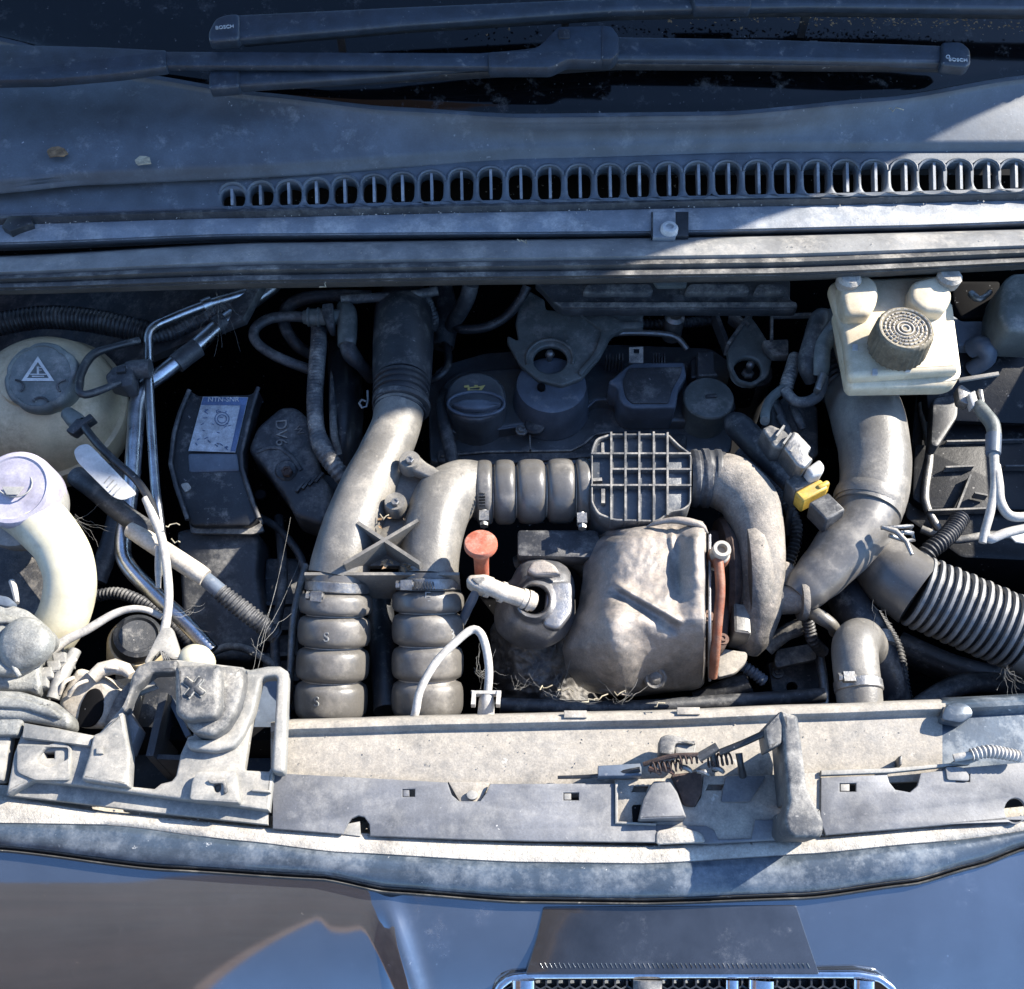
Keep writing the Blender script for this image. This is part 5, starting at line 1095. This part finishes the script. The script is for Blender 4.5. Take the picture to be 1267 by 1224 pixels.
pcp = Pl(1120, 400, c.z); pcp.o = c + A*-.001; pcp.n = A; X_ = (AX_R - A*A.dot(AX_R)).normalized(); pcp.m = Matrix.Translation(pcp.o) @ Matrix((X_, A.cross(X_), A)).transposed().to_4x4(); pcp.i = pcp.m.inverted()
def on_cap(r_, a, h_=.0): return pcp.m @ Vector((r_*u*math.cos(a), r_*u*math.sin(a), h_))
for r_ in (5, 10): 
    q = [on_cap(r_, R(a), .0006) for a in range(0, 361, 15)]; MB().sweep(q, [.0009]*len(q), 6).build('cap_ring', M['beige'], t, 70)
random.seed(11); mk = MB()
for rr_ in (15, 20, 25, 30.5):
    a = 0
    while a < 360:
        l = random.uniform(4, 12); q = [on_cap(rr_, R(a + l*k/3), .0006) for k in range(4)]
        mk.sweep(q, [.0010]*4, 5); 
        if random.random() < .6: mk.sweep([on_cap(rr_-1.6, R(a)), on_cap(rr_+1.6, R(a+2))], [.0008,.0008], 5)
        a += l + random.uniform(3, 8)
tag(mk.build('cap_lettering', M['beige'], t, 70), kind='stuff')

# intake elbow
t = thing('intake_elbow', 'dusty grey intake elbow dropping from the brake reservoir to the turbo', 'intake pipe', P(1060, 600, -.12))
MB().tube([(1055,470,-.09,36),(1064,490,-.055,42),(1074,520,-.035,44),(1082,560,-.03,43),(1082,600,-.03,42),(1073,634,-.032,41)], 36).build('upper_bend', M['cast'], t, 70)
q = [P(1073 + 44*math.cos(R(a)), 628 + 14*math.sin(R(a)) + 14*math.cos(R(a)), -.03 + .030*max(0, math.sin(R(abs(a)))) ) for a in range(0, 1)]
MB().tube([(1077,615,-.031,42.5),(1075,622,-.0315,43.5),(1073,629,-.032,42)], 36).build('cuff', M['cast'], t, 60)
MB().tube([(1076,625,-.033,40),(1066,650,-.034,39),(1046,676,-.036,36.5),(1020,706,-.04,32),(1000,726,-.044,28),(985,740,-.047,22)], 36).build('lower_bend', M['hoseg'], t, 70)
MB().tube([(1030,440,-.07,24),(1034,462,-.06,27),(1044,482,-.055,30)], 24, corr=(8,3,'sin')).build('corrugated_neck', M['black'], t, 60)
m = MB(); q = [P(*p_, z_) for p_, z_ in zip(Y4(600,125, 690,120, 745,118, 735,140, 700,145, 748,150, 755,180, 715,185, 640,160), [.0,.004,.0,-.01,.0,-.002,-.01,-.004,.0])]
m.sweep(q, [.0022]*9, 8).build('spring_clip', M['zinc'], t, 80)
q = [P(*p_, .006) for p_ in Y4(605,120, 670,140, 720,190, 745,250)]; MB().sweep(q, [.0024,.003,.0024,.0018], 8).build('spring_clip', M['zinc'], t, 80)
t = thing('ribbed_intake_hose', 'black ribbed intake hose with pale worn ribs running off to the right', 'ribbed hose', P(1180, 750, -.12))
MB().tube([(1074,672,-.075,33),(1090,692,-.065,39),(1112,716,-.06,43),(1138,734,-.058,45)], 36).build('smooth_cuff', M['hoseg'], t, 70)
a, b = Vector((1134,731)), Vector((1262,786)); n = 13
A_, B_ = P(*a, -.058), P(*b, -.066)
MB().sweep([A_.lerp(B_, k/10) for k in range(11)], [41*S(1190,750,-.06)]*11, 40).build('hose_wall', M['black'], t, 70)
for k in range(n):
    c = A_.lerp(B_, (k+.3)/n); d = (B_-A_).normalized()*.0017; rr = (46 + (1 if k % 2 else 0))*S(1190,750,-.06)
    MB().sweep([c-d*1.25, c-d*.8, c+d*.8, c+d*1.25], [rr*.93, rr, rr, rr*.93], 40).build('rib', M['rubberL'], t, 50)
MB().sweep([B_, B_ + (B_-A_)*.12, B_ + (B_-A_)*.5], [46*S(1190,750,-.06)]*3, 36).build('end_cuff', M['rubberL'], t, 60)
# short hose
t = thing('coolant_elbow', 'short grey elbow hose with a clamp reaching down to the crossmember', 'hose', P(1060, 850, -.1))
MB().tube([(1078,806,-.10,24),(1066,792,-.05,27),(1058,800,-.032,28),(1059,825,-.028,28),(1062,850,-.030,28),(1066,890,-.036,27)], 28).build('bend', M['cast'], t, 70)
ring_clamp(t, (1061,843,-.029), (1063,856,-.030), 29.5, M['zinc'], screw=(1050,838,.0))
t = thing('coolant_elbow', 'dark moulded hose behind the short grey elbow', 'hose', P(1060, 780, -.16))
MB().tube([(1040,715,-.10,22),(1052,745,-.09,26),(1075,790,-.09,26),(1095,840,-.11,24),(1105,880,-.14,24)], 24).build('bend', M['duct'], t, 70)
MB().tube([(1076,790,-.085,27),(1082,805,-.085,27)], 24, corr=(4,1.2,'sin')).build('gear_ring', M['grey'], t, 60)

# sensor pipe with yellow lock
t = thing('pressure_pipe', 'black rubber pipe ending in a grey plug with a yellow lock', 'sensor pipe', P(970, 580, -.10))
MB().tube(wz(Z6(30,665, 55,690, 150,785, 250,880, 310,940), [-.06,-.045,-.035,-.025,-.02], [13,17,18,18,17]), 26).build('rubber_pipe', M['duct'], t, 70)
d0, d1 = P(*Z6(290,925)[0], -.020), P(*Z6(440,1075)[0], -.012); d = (d1 - d0).normalized()
side = d.cross(Vector((0,0,1))).normalized(); upv = side.cross(d)
s_ = S(990, 610, 0)
def bar(name, mt, f0, f1, hw, hh_, off_=0.0, lift=0.0):
    c = d0.lerp(d1, (f0+f1)/2) + side*off_ + upv*lift
    bm = MB().box(c, d, side, upv, (d1-d0).length*(f1-f0)/2, hw, hh_)
    o = bm.build(name, M[mt], t, 30); md = o.modifiers.new('b', 'BEVEL'); md.width = .002; md.segments = 2; return o
bar('dark_collar', 'rubber', .0, .30, 19*s_, .015)
bar('yellow_lock', 'yellow', .30, .54, 20*s_, .010, lift=.003)
bar('yellow_tab', 'yellow', .40, .50, 9*s_, .008, off_=-16*s_, lift=.007)
bar('tail', 'blackd', .62, 1.1, 15*s_, .012)
plate('plug_body', Pl(965, 555, .012, 0, .08), fillet(Z6(148,690, 185,672, 250,700, 300,760, 310,800, 240,775, 200,770), 3), M['grey'], t, h=.03, bev=.003, res=2)
plate('plug_head', Pl(980, 565, .018, 0, .08), fillet(Z6(240,770, 280,700, 300,705, 362,770, 345,800, 370,820, 330,862, 300,850), 3), M['zinc'], t, h=.03, bev=.003, res=2)
plate('plug_shell', Pl(1005, 580, .010, 0, .08), fillet(Z6(335,860, 395,818, 420,850, 410,880, 360,900), 4), M['white'], t, h=.03, bev=.004, res=2)
for k in range(3):
    q = Z6(225+k*30, 700+k*33)[0]; MB().wall((q[0]-4,q[1]+6), (q[0]+5,q[1]-6), .019, .008, 2.5).build('plug_ridge', M['covl'], t)
# connectors and loom
t = thing('wiring_loom', 'tangle of dusty wiring and plugs beside the brake reservoir', 'wiring loom', P(990, 480, -.12))
MB().tube(wz(Z6(420,200, 395,225, 370,300, 350,370, 340,430, 360,490), [-.02,-.01,-.012,-.015,-.018,-.03], [7,12,13,12,11,9]), 14, wob=.06).build('taped_loom', M['blackd'], t, 70)
MB().tube(wz(Z6(445,215, 430,290, 405,340, 400,400, 395,460), [-.025,-.015,-.01,-.01,-.02], [12,14,12,11,10]), 14, wob=.05).build('plug', M['grgreen'], t, 60)
MB().tube(wz(Z6(290,390, 275,440, 255,500, 250,545), [-.04,-.035,-.035,-.04], 9), 14, corr=(4.5,1.6,'sin')).build('corrugated_tail', M['grey'], t, 60)
MB().tube(wz(Z6(245,530, 290,575, 350,575, 395,540, 410,470), [-.03,-.028,-.026,-.022,-.015], 7), 12).build('loop', M['grey'], t, 70)
MB().tube(wz(Z6(240,520, 190,560, 165,610, 160,660), [-.035,-.03,-.02,-.005], 6), 12).build('lead', M['grgreen'], t, 70)
plate('rough_bracket', Pl(985, 520, -.075, 0, .2), fillet(Z6(185,600, 250,545, 330,560, 390,590, 395,800, 350,830, 250,760, 190,690), 6), M['blackd'], t, h=.06, bev=.006, res=2)
plate('plug_strip', Pl(1017, 475, -.004, 0, .2), fillet(Z6(400,445, 428,455, 400,530, 375,520), 3), M['zinc'], t, h=.012, bev=.002)
for a in ((215,600),(300,640),(250,690)): 
    x, y = Z6(*a)[0]; MB().tube([(x-8,y-14,-.052,5),(x,y,-.050,6),(x+6,y+16,-.055,5)], 10, wob=.1).build('lump', M['blackd'], t, 70)
hose('thin_lead', 'thin dark lead dangling below the yellow lock', 'cable', wz(Z6(275,960, 270,1030, 262,1080, 255,1139), [-.05,-.06,-.07,-.09], 4), 'blackd')

# battery side
t = thing('fuse_box', 'black fuse and battery box with pale edges at the right side', 'fuse box', P(1210, 600, -.25))
pf = Pl(1220, 560, -.11, 0, .1)
plate('box', pf, [(1135,460),(1300,440),(1400,440),(1400,700),(1190,690),(1120,640)], M['blackc'], t, h=.12, bev=.004, fil=6)
plate('lid', pf, fillet(Z6(800,760, 1000,745, 1400,745, 1400,1040, 860,1035, 790,990), 5), M['blackc'], t, h=.02, bev=.003, up=.012)
for a in (((940,745),(1267,738)),((935,855),(1050,850)),((1190,850),(1330,850)),((860,1040),(1130,1030)),((1060,965),(1110,975)),((1040,890),(985,1030))):
    MB().wall(Z6(*a[0])[0], Z6(*a[1])[0], -.092, .01, 2.4).build('lid_edge', M['grey'], t)
plate('rear_face', Pl(1220, 480, -.07, 0, .5), [(1140,432),(1400,432),(1400,530),(1150,520)], M['blackc'], t, h=.02, bev=.003)
plate('strut', Pl(1165, 540, -.06), fillet(Z6(880,560, 990,540, 985,640, 900,770, 870,760), 5), M['blackd'], t, h=.02, bev=.003)
plate('flat_tag', Pl(1262, 665, -.04), Y4(1205,165, 1300,140, 1300,200, 1230,190), M['white'], t, h=.002, bev=.0004)
plate('bracket', Pl(1200, 400, -.03, 0, .2), fillet(Z6(930,180, 1000,230, 1400,230, 1400,335, 985,340), 4), M['blueg'], t, h=.02, bev=.003)
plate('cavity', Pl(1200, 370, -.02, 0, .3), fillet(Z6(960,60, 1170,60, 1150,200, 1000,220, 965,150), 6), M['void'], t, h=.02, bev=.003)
MB().tube(wz(Z6(1040,115, 1075,140, 1110,120, 1120,110), [.0,.004,.004,.0], 4), 8, wob=.2).build('spring_scrap', M['zinc'], t, 70)
MB().tube(wz(Z6(1040,350, 1090,340, 1110,390, 1040,440), [-.04,-.03,-.04,-.06], [12,13,11,10]), 14).build('blue_stub', M['blueg'], t, 60)
t = thing('relay_box', 'grey green box at the right end under the bonnet seal', 'relay box', P(1260, 380, -.05))
plate('box', Pl(1260, 375, .02, 0, .15), fillet(Z6(1180,60, 1220,20, 1400,15, 1400,280, 1195,270, 1165,200), 10), M['grgreen'], t, h=.06, bev=.008, res=3)
t = thing('battery_clamp', 'bright battery terminal clamp with a pale lead bending forward', 'battery clamp', P(1215, 520, -.06))
plate('strap', Pl(1210, 465, .010, .35, 0), Z6(985,475, 1158,447, 1162,462, 990,490), M['covl'], t, h=.003, bev=.0006)
plate('clamp', Pl(1195, 490, -.002, 0, .1), fillet(Z6(982,515, 1000,500, 1040,530, 1060,560, 1030,590, 990,570), 3), M['zinc'], t, h=.014, bev=.002)
plate('clamp_jaw', Pl(1208, 492, .004, 0, .1), fillet(Z6(1030,540, 1060,525, 1075,585, 1048,600), 2), M['white'], t, h=.012, bev=.002)
plate('clamp_jaw', Pl(1213, 488, .005, 0, .1), fillet(Z6(1070,520, 1092,520, 1102,580, 1085,585), 2), M['zinc'], t, h=.012, bev=.002)
MB().tube(wz(Z6(1070,585, 1095,625, 1130,670, 1140,720, 1137,780), [.0,.002,.004,.004,.002], [7,9,9,8.5,8]), 14).build('boot', M['grgreen'], t, 60)
MB().tube(wz(Z6(1137,720, 1135,800), [.004,.003], [9.5,9]), 14).build('sleeve', M['blueg'], t, 60)
t = thing('battery_lead', 'pale grey battery lead looping from the terminal clamp', 'battery lead', P(1240, 640, -.06))
MB().tube(wz(Z6(1137,790, 1142,880, 1140,960, 1122,1050, 1100,1130, 1090,1180), [.002,.0,-.002,-.006,-.012,-.016], [6,5.5,5.5,5.5,5.5,5]), 12).build('straight_lead', M['cable'], t, 70)
MB().tube(wz(Z6(1145,850, 1158,930, 1165,1000, 1195,1055, 1240,1070, 1330,1060), [.0,.0,-.002,-.004,-.005,-.006], 6), 12).build('looped_lead', M['cable'], t, 70)
MB().tube(wz(Y4(1090,165, 1110,178, 1180,150, 1300,120), [-.016,-.014,-.012,-.012], 6), 12).build('cross_lead', M['cable'], t, 70)
hose('lower_conduit', 'dark corrugated conduit behind the ribbed intake hose', 'wiring conduit', wz(Y4(970,80, 930,140, 880,190, 830,230, 790,280), [-.09,-.085,-.08,-.08,-.085], 12), 'blackd', 16, corr=(5,2.2,'sin'))
hose('lower_conduit', 'dark conduit stubs under the turbo inlet', 'wiring conduit', wz(Y4(70,690, 150,620, 215,590, 260,570), [-.11,-.10,-.095,-.09], [9,10,11,9]), 'grey', 16)
hose('lower_conduit', 'short corrugated conduit hanging below the turbo inlet', 'wiring conduit', wz(Y4(258,540, 268,590, 285,650, 330,700), [-.07,-.08,-.09,-.11], 8), 'blackd', 14, corr=(5,1.6,'sin'))
hose('turbo_drain_pipe', 'grey drain pipe leaving below the turbo inlet flange', 'pipe', wz(Y4(270,510, 320,540, 375,580, 385,610), [-.06,-.055,-.06,-.08], [9,9,8,7]), 'cast', 14)
t = thing('lower_bracket', 'flat dark bracket in the depth below the turbo', 'bracket', P(990, 810, -.16))
plate('plate', Pl(985, 808, -.12), fillet(Y4(105,740, 120,690, 290,660, 305,735, 115,775), 4), M['grey'], t, h=.008, bev=.001)
hose('ridged_plug', 'small ridged blue grey plug in the depth beside the turbo flange', 'plug', wz(Y3(985,720, 1030,750, 1075,785), [-.11,-.11,-.115], 8), 'blueg', 12, corr=(5,1.5,'sin'))
hose('lower_beam', 'dark beam running under the turbo towards the crossmember', 'beam', wz(Y3(780,880, 900,830, 1010,790), [-.14,-.13,-.12], 14), 'blackd', 10)
# something for the deep gaps
hose('front_pipe', 'dark metal pipe low behind the crossmember', 'pipe', [(620,872,-.09,9),(760,876,-.09,9),(900,868,-.10,9),(1020,860,-.10,9)], 'blackd', 12)
hose('deep_hose', 'black hose low between the two bellows', 'hose', [(470,740,-.11,16),(474,800,-.10,17),(478,880,-.09,16)], 'black', 14)
hose('deep_hose', 'black hose lying deep below the ribbed intake hose', 'hose', [(1110,800,-.2,20),(1180,830,-.19,20),(1260,850,-.18,20)], 'black', 14)
# ================================================================== cobwebs, stalks, litter
random.seed(21)
def thread(pts, r_=.00028, z=None): 
    return [P(*p_) for p_ in pts], [r_]*len(pts)
def web(name, label, lines, r_=.0003):
    m = MB()
    for ln in lines:
        q = []
        for a, b in zip(ln, ln[1:]):
            A_, B_ = P(*a), P(*b); n_ = 6
            for k in range(n_): 
                s_ = k/n_; q.append(A_.lerp(B_, s_) - Vector((0,0,.02*s_*(1-s_))) + Vector((random.uniform(-1,1)*.0004, random.uniform(-1,1)*.0004, 0)))
        q.append(P(*ln[-1])); m.sweep(q, [r_]*len(q), 4)
    o = m.build(name, M['web'], None, 80); tag(o, label, 'cobweb', kind='stuff')
def fan(cx, cy, cz, n, r0, r1, a0, a1, dz=-.02):
    L_ = []
    for i in range(n):
        a = a0 + (a1-a0)*random.random(); r_ = random.uniform(r0, r1)
        L_.append([(cx+random.uniform(-4,4), cy+random.uniform(-4,4), cz), (cx + r_*.5*math.cos(a)+random.uniform(-5,5), cy + r_*.5*math.sin(a)+random.uniform(-5,5), cz+dz*.5), (cx + r_*math.cos(a), cy + r_*math.sin(a), cz+dz)])
    return L_
web('cobweb', 'tangled cobweb hanging below the black exhaust shield', fan(690,862,-.02,12,12,60,-3.0,.2) + fan(640,850,-.03,6,10,50,-2.5,0) + fan(770,868,-.03,7,8,50,3.2,6.2), .00011)
web('cobweb', 'cobweb strung across the gap beside the engine mount', [[(348,700,-.02),(320,790,.01),(300,880,.04)],[(372,690,-.03),(330,780,.01),(302,878,.04)],[(360,640,-.04),(322,800,.01)],[(318,800,.012),(345,770,.0),(372,745,-.03)]] + fan(315,800,.01,4,5,24,0,6.3), .00013)
web('cobweb', 'cobweb between the washer neck and the taped hose', fan(92,640,.0,7,20,90,-.8,1.2) + fan(215,760,.0,5,20,60,-.6,.9), .0001)
web('cobweb', 'fine web strands beside the thin vacuum pipe', fan(590,830,.005,16,10,40,-1.5,1.5), .0001)
web('cobweb', 'stray web threads over the ribbed intake hose', fan(1245,825,-.02,10,15,60,.6,2.4) + [[(1080,742,-.01),(1083,760,-.01),(1082,790,-.02)],[(1080,748,-.01),(1095,755,-.01),(1104,772,-.015)]] , .00013)
web('cobweb', 'thin web threads under the bonnet seal by the metal pipes', fan(270,365,.03,10,20,80,-.2,2.6,-.05), .0001)
# straw stalks caught in the gaps
for i, (x, y, z) in enumerate([(205,650,.02),(212,668,.018),(690,855,-.02),(735,862,-.02),(668,850,-.03),(760,858,-.02),(395,352,.09),(640,300,.1),(1100,135,.165),(470,640,.0),(720,868,.02),(810,872,.02)]):
    q = [(x + k*random.uniform(2,5), y + random.uniform(-4,4), z + random.uniform(0,.004)) for k in range(5)]
    tag(MB().sweep([P(*p_) for p_ in q], [.0006]*5, 5).build('dry_stalk', M['straw'], None, 80), 'short dry grass stalk caught among the parts', 'stalk', 'dry stalks caught in the bay')
# leaf litter along the glass, crumbs on the scuttle and ledges : uncountable grit
def grit(name, label, n, fx, mt, s0, s1):
    m = MB()
    for i in range(n):
        c, nrm = fx(); a = random.uniform(0, 6.3); l = random.uniform(s0, s1); d = Vector((math.cos(a), math.sin(a), random.uniform(-.3,.3))).normalized(); e = d.cross(Vector((random.uniform(-.4,.4),random.uniform(-.4,.4),1))).normalized()
        h_ = Vector((0,0,l*random.uniform(.25,.5)))
        m.add([c-d*l, c+e*l*.6, c+d*l*.8, c-e*l*.5, c+h_], [(0,1,4),(1,2,4),(2,3,4),(3,0,4),(3,2,1,0)])
    tag(m.build(name, M[mt], None, 10), label, 'litter', kind='stuff')
def f_glass():
    x = random.choice([random.uniform(560,1290), random.gauss(1050,130)]); y = lerp_pts([(560,30),(800,14),(1000,18),(1290,34)], x) + random.gauss(0,7); 
    return P(x, y, .172 + max(0, (80-y))*.00048), None
grit('leaf_litter', 'brown leaf litter collected along the glass under the upper wiper', 420, f_glass, 'leaf', .0008, .003)
def f_sc():
    x = random.uniform(-40,1300); return P(x, lerp_pts(cD,x) + random.gauss(8,3), .0985), None
grit('scuttle_grit', 'fine pale grit lying along the step of the scuttle', 220, f_sc, 'dirt', .0005, .0018)
def f_led():
    x = random.uniform(-40,1290); return P(x, lerp_pts(a1,x) - random.uniform(2,22), .0075), None
grit('ledge_grit', 'pale grit and crumbs on the dirty ledge above the bumper', 260, f_led, 'dirt', .0005, .0018)
def f_cm():
    x = random.uniform(350,1160); return P(x, random.uniform(lerp_pts(top,x)+12, lerp_pts(bot,x)-8), .0105), None
grit('crossmember_grit', 'pale crumbs lying on the dust caked crossmember', 110, f_cm, 'slam', .0004, .0012)
def f_seal():
    x = random.uniform(-40,1290); return P(x, lerp_pts(hh,x)*.75 + lerp_pts(j,x)*.25, .0995), None
grit('seal_grit', 'tiny crumbs on the rubber bonnet seal', 60, f_seal, 'dirt', .0004, .0014)
# two leaves on the scuttle
for x, y, lab in ((70,190,'small shrivelled leaf with a dark centre on the scuttle'), (178,201,'small flat pale leaf on the scuttle')):
    c = P(x, y, .139); s_ = S(x, y, .139)
    t_ = MB(); n_ = 9; rim_ = [c + Vector((s_*(12+random.uniform(-4,3))*math.cos(6.283*k/n_), s_*(9+random.uniform(-3,2))*math.sin(6.283*k/n_), random.uniform(.0,.004))) for k in range(n_)]
    t_.add([c + Vector((0,0,.003))] + rim_ + [p_ - Vector((0,0,.001)) for p_ in rim_], [(0,1+k,1+(k+1)%n_) for k in range(n_)] + [(1+k,1+n_+k,1+n_+(k+1)%n_,1+(k+1)%n_) for k in range(n_)])
    tag(t_.build('dry_leaf', M['leaf'] if x < 100 else M['straw'], None, 30), lab, 'leaf')

# ================================================================== dim looms and brackets in the deep gaps
deep = [
 ('deep_loom','thin black loom crossing the gap left of the twin bellows','cable loom',[(345,640,-.14,6),(350,720,-.12,6),(340,800,-.12,6),(352,880,-.12,6)],'blackd',None),
 ('deep_loom','two strand lead lying in the dark beside the lower mount housing','cable loom',[(240,820,-.14,5),(290,800,-.12,5),(345,830,-.12,5),(380,900,-.14,5)],'grey',None),
 ('deep_pipe','slim steel pipe behind the left bellows','metal pipe',[(378,700,-.12,5),(364,760,-.11,5),(360,820,-.11,5),(356,880,-.12,5)],'zinc',None),
 ('deep_hose','fat black hose behind the head of the air duct','hose',[(545,352,-.12,14),(552,390,-.11,15),(548,430,-.12,14)],'blackd',None),
 ('deep_loom','corrugated loom below the baffle bar','cable loom',[(700,395,-.13,7),(760,398,-.12,7),(820,402,-.12,7),(880,396,-.13,7)],'blackd',(5,1.8,'sin')),
 ('deep_pipe','steel injector pipe bending behind the side box','metal pipe',[(735,440,-.1,4),(742,420,-.08,4),(770,412,-.075,4),(830,415,-.08,4),(850,432,-.09,4)],'zinc',None),
 ('deep_loom','black loom dropping behind the pressure pipe','cable loom',[(915,560,-.13,8),(955,600,-.12,8),(985,650,-.12,8),(975,700,-.13,8)],'blackd',(5,1.6,'sin')),
 ('deep_pipe','dull steel pipe in the gap right of the turbo','metal pipe',[(985,770,-.14,6),(1010,800,-.13,6),(1020,860,-.13,6),(1015,900,-.14,6)],'zinc',None),
 ('deep_loom','loom under the smooth cuff of the ribbed intake hose','cable loom',[(1085,760,-.16,7),(1110,800,-.15,7),(1120,850,-.15,7),(1130,890,-.16,7)],'blackd',(5,1.6,'sin')),
 ('deep_hose','black coolant hose under the ribbed intake hose','hose',[(1130,880,-.13,13),(1180,850,-.13,13),(1230,845,-.13,13),(1300,860,-.14,13)],'blackd',None),
 ('deep_loom','lead running along the foot of the fuse box','cable loom',[(1140,655,-.10,5),(1180,668,-.095,5),(1230,662,-.095,5),(1290,670,-.1,5)],'grey',None),
 ('deep_pipe','sooty pipe stub above the sensor shield','metal pipe',[(640,700,-.11,12),(668,690,-.10,13),(705,690,-.10,12),(725,705,-.12,12)],'heatd',None),
 ('deep_loom','lead behind the timing cover bolt','cable loom',[(320,640,-.14,5),(345,655,-.13,5),(372,690,-.13,5),(378,730,-.14,5)],'blackd',None),
 ('deep_hose','black hose curving under the coolant tank','hose',[(120,575,-.12,12),(150,600,-.12,12),(140,660,-.12,12),(120,720,-.13,12)],'blackd',None),
 ('deep_loom','ribbed loom behind the black bulb cap','cable loom',[(110,740,-.12,8),(150,735,-.11,8),(200,760,-.11,8),(240,800,-.12,8)],'blackd',(5,1.8,'sin')),
 ('deep_pipe','dull clutch pipe below the brake fluid reservoir','metal pipe',[(1140,500,-.10,5),(1150,560,-.10,5),(1145,620,-.1,5),(1165,660,-.1,5)],'zinc',None)]
for n_, l_, c_, p_, m_, k_ in deep: hose(n_, l_, c_, p_, m_, 12, corr=k_)
t = thing('inner_bracket', 'flat steel bracket with two bolts deep behind the turbo inlet', 'bracket', P(1000, 830, -.2))
plate('plate', Pl(985, 840, -.15, 0, .2), fillet([(950,820),(1010,815),(1022,870),(960,880)], 5), M['blackd'], t, h=.008, bev=.001, holes=[circ(980,850,7,6)])
for x, y in ((962,832),(1006,862)): bolt(t, x, y, -.145, 5, M['zinc'])
t = thing('alternator_bracket', 'ribbed dark casting between the left bellows and the mount housing', 'bracket', P(350, 780, -.22))
plate('casting', Pl(350, 770, -.16, 0, .2), fillet([(328,690),(372,690),(368,880),(322,880)], 6), M['blackd'], t, h=.03, bev=.004)
for k in range(5): MB().wall((330, 715+k*32), (368, 712+k*32), -.15, .012, 5).build('rib', M['blackd'], t)
# ================================================================== unseen panel added above the frame, shaped to cast the shade
def bonnet():  # added upright panel, serves only as a shadow caster
    y0 = P(633, -60, .2).y + .06
    xr = P(1700, -30, .11).x
    y0 = max(y0, P(633, -80, .25).y)
    def fn(u, v):
        x = -0.95 + (xr + .95) * u; zz = .30 + .81 * v
        return Vector((x, y0 + .02 * v + .04 * math.sin(math.pi * u) * v, zz))
    m = grid_mesh(fn, 16, 12)
    b = len(m.v); m.add([(x, y + .02, z) for x, y, z in m.v], [tuple(reversed(f)) for f in m.f])
    o = m.build('bonnet', M['paint'], None, 60)  # added unseen panel, there only to cast the shade
    tag(o, 'unseen upright panel added to shade the scuttle and bay', 'bonnet')
bonnet()

# ================================================================== brown wall in front of the car, seen only as the brown reflection in the bumper
wl_ = MB().box(Vector((-1.53, -1.25, 3.6)), (1,.2,0), (-.2,1,0), (0,0,1), 1.1, .02, 4.4)
o = wl_.build('brown_wall', mat('brown boarded wall', (.20, .115, .08), .8, dust=(.28,.20,.16), amt=.4, scale=1.2, up=False), None, 30)
tag(o, 'brown wall mirrored as a soft brown patch in the bumper paint', 'wall')

# ================================================================== marks and small fittings hang under the part they sit on
UNDER = {'warning_triangle':'cap','thermometer_mark':'cap','grip_arc':'cap','label_band':'label','label_border':'label','label_drawing':'label',
         'oil_can_mark':'cap','grip_rim':'cap','grip':'cap','cap_ring':'cap','cap_lettering':'cap','cap_mark':'cap','cross_bar':'block','cross_rim':'block',
         'clamp_slot':'hose_clamp','moulded_letter':'hose','seam_ring':'hose','tag_print':'paper_tag','plug_window':'plug','plug_key':'plug','adapter_catch':'arm_adapter',
         'adapter_end':'arm_adapter','slot_rib':'grille_band','slot_rim':'grille_band','screw_boss':'screw_tab','lid_edge':'lid','fork_rib':'cable_fork',
         'bracket_arch':'hole_bracket','socket_rim':'mount_plate','slot_mark':'cap','reflection_marks':'reflection_panel','casting_ridge':'volute','plug_ridge':'plug_body','banjo_ring':'pipe','lettering':'end_cap|label|cover'}
base = lambda o: o.name.split('.')[0]
for o in list(COL.objects):
    if o.parent is None or o.parent.parent is not None or base(o) not in UNDER: continue
    c_ = [q for q in o.parent.children if base(q) in UNDER[base(o)].split('|') and q is not o]
    if not c_: continue
    ref = ORG[o.name]; q = min(c_, key=lambda k: (ORG[k.name] - ref).length)
    o.parent = q; o.location = ORG[o.name] - ORG[q.name]

gd = MB().box(Vector((0, 0, -.86)), (1,0,0), (0,1,0), (0,0,1), 90, 90, .01).build('ground', mat('asphalt', (.06,.06,.06), .9, dust=(.12,.115,.11), amt=.3, scale=2.0, bump=.3), None, 30)
tag(gd, kind='structure')
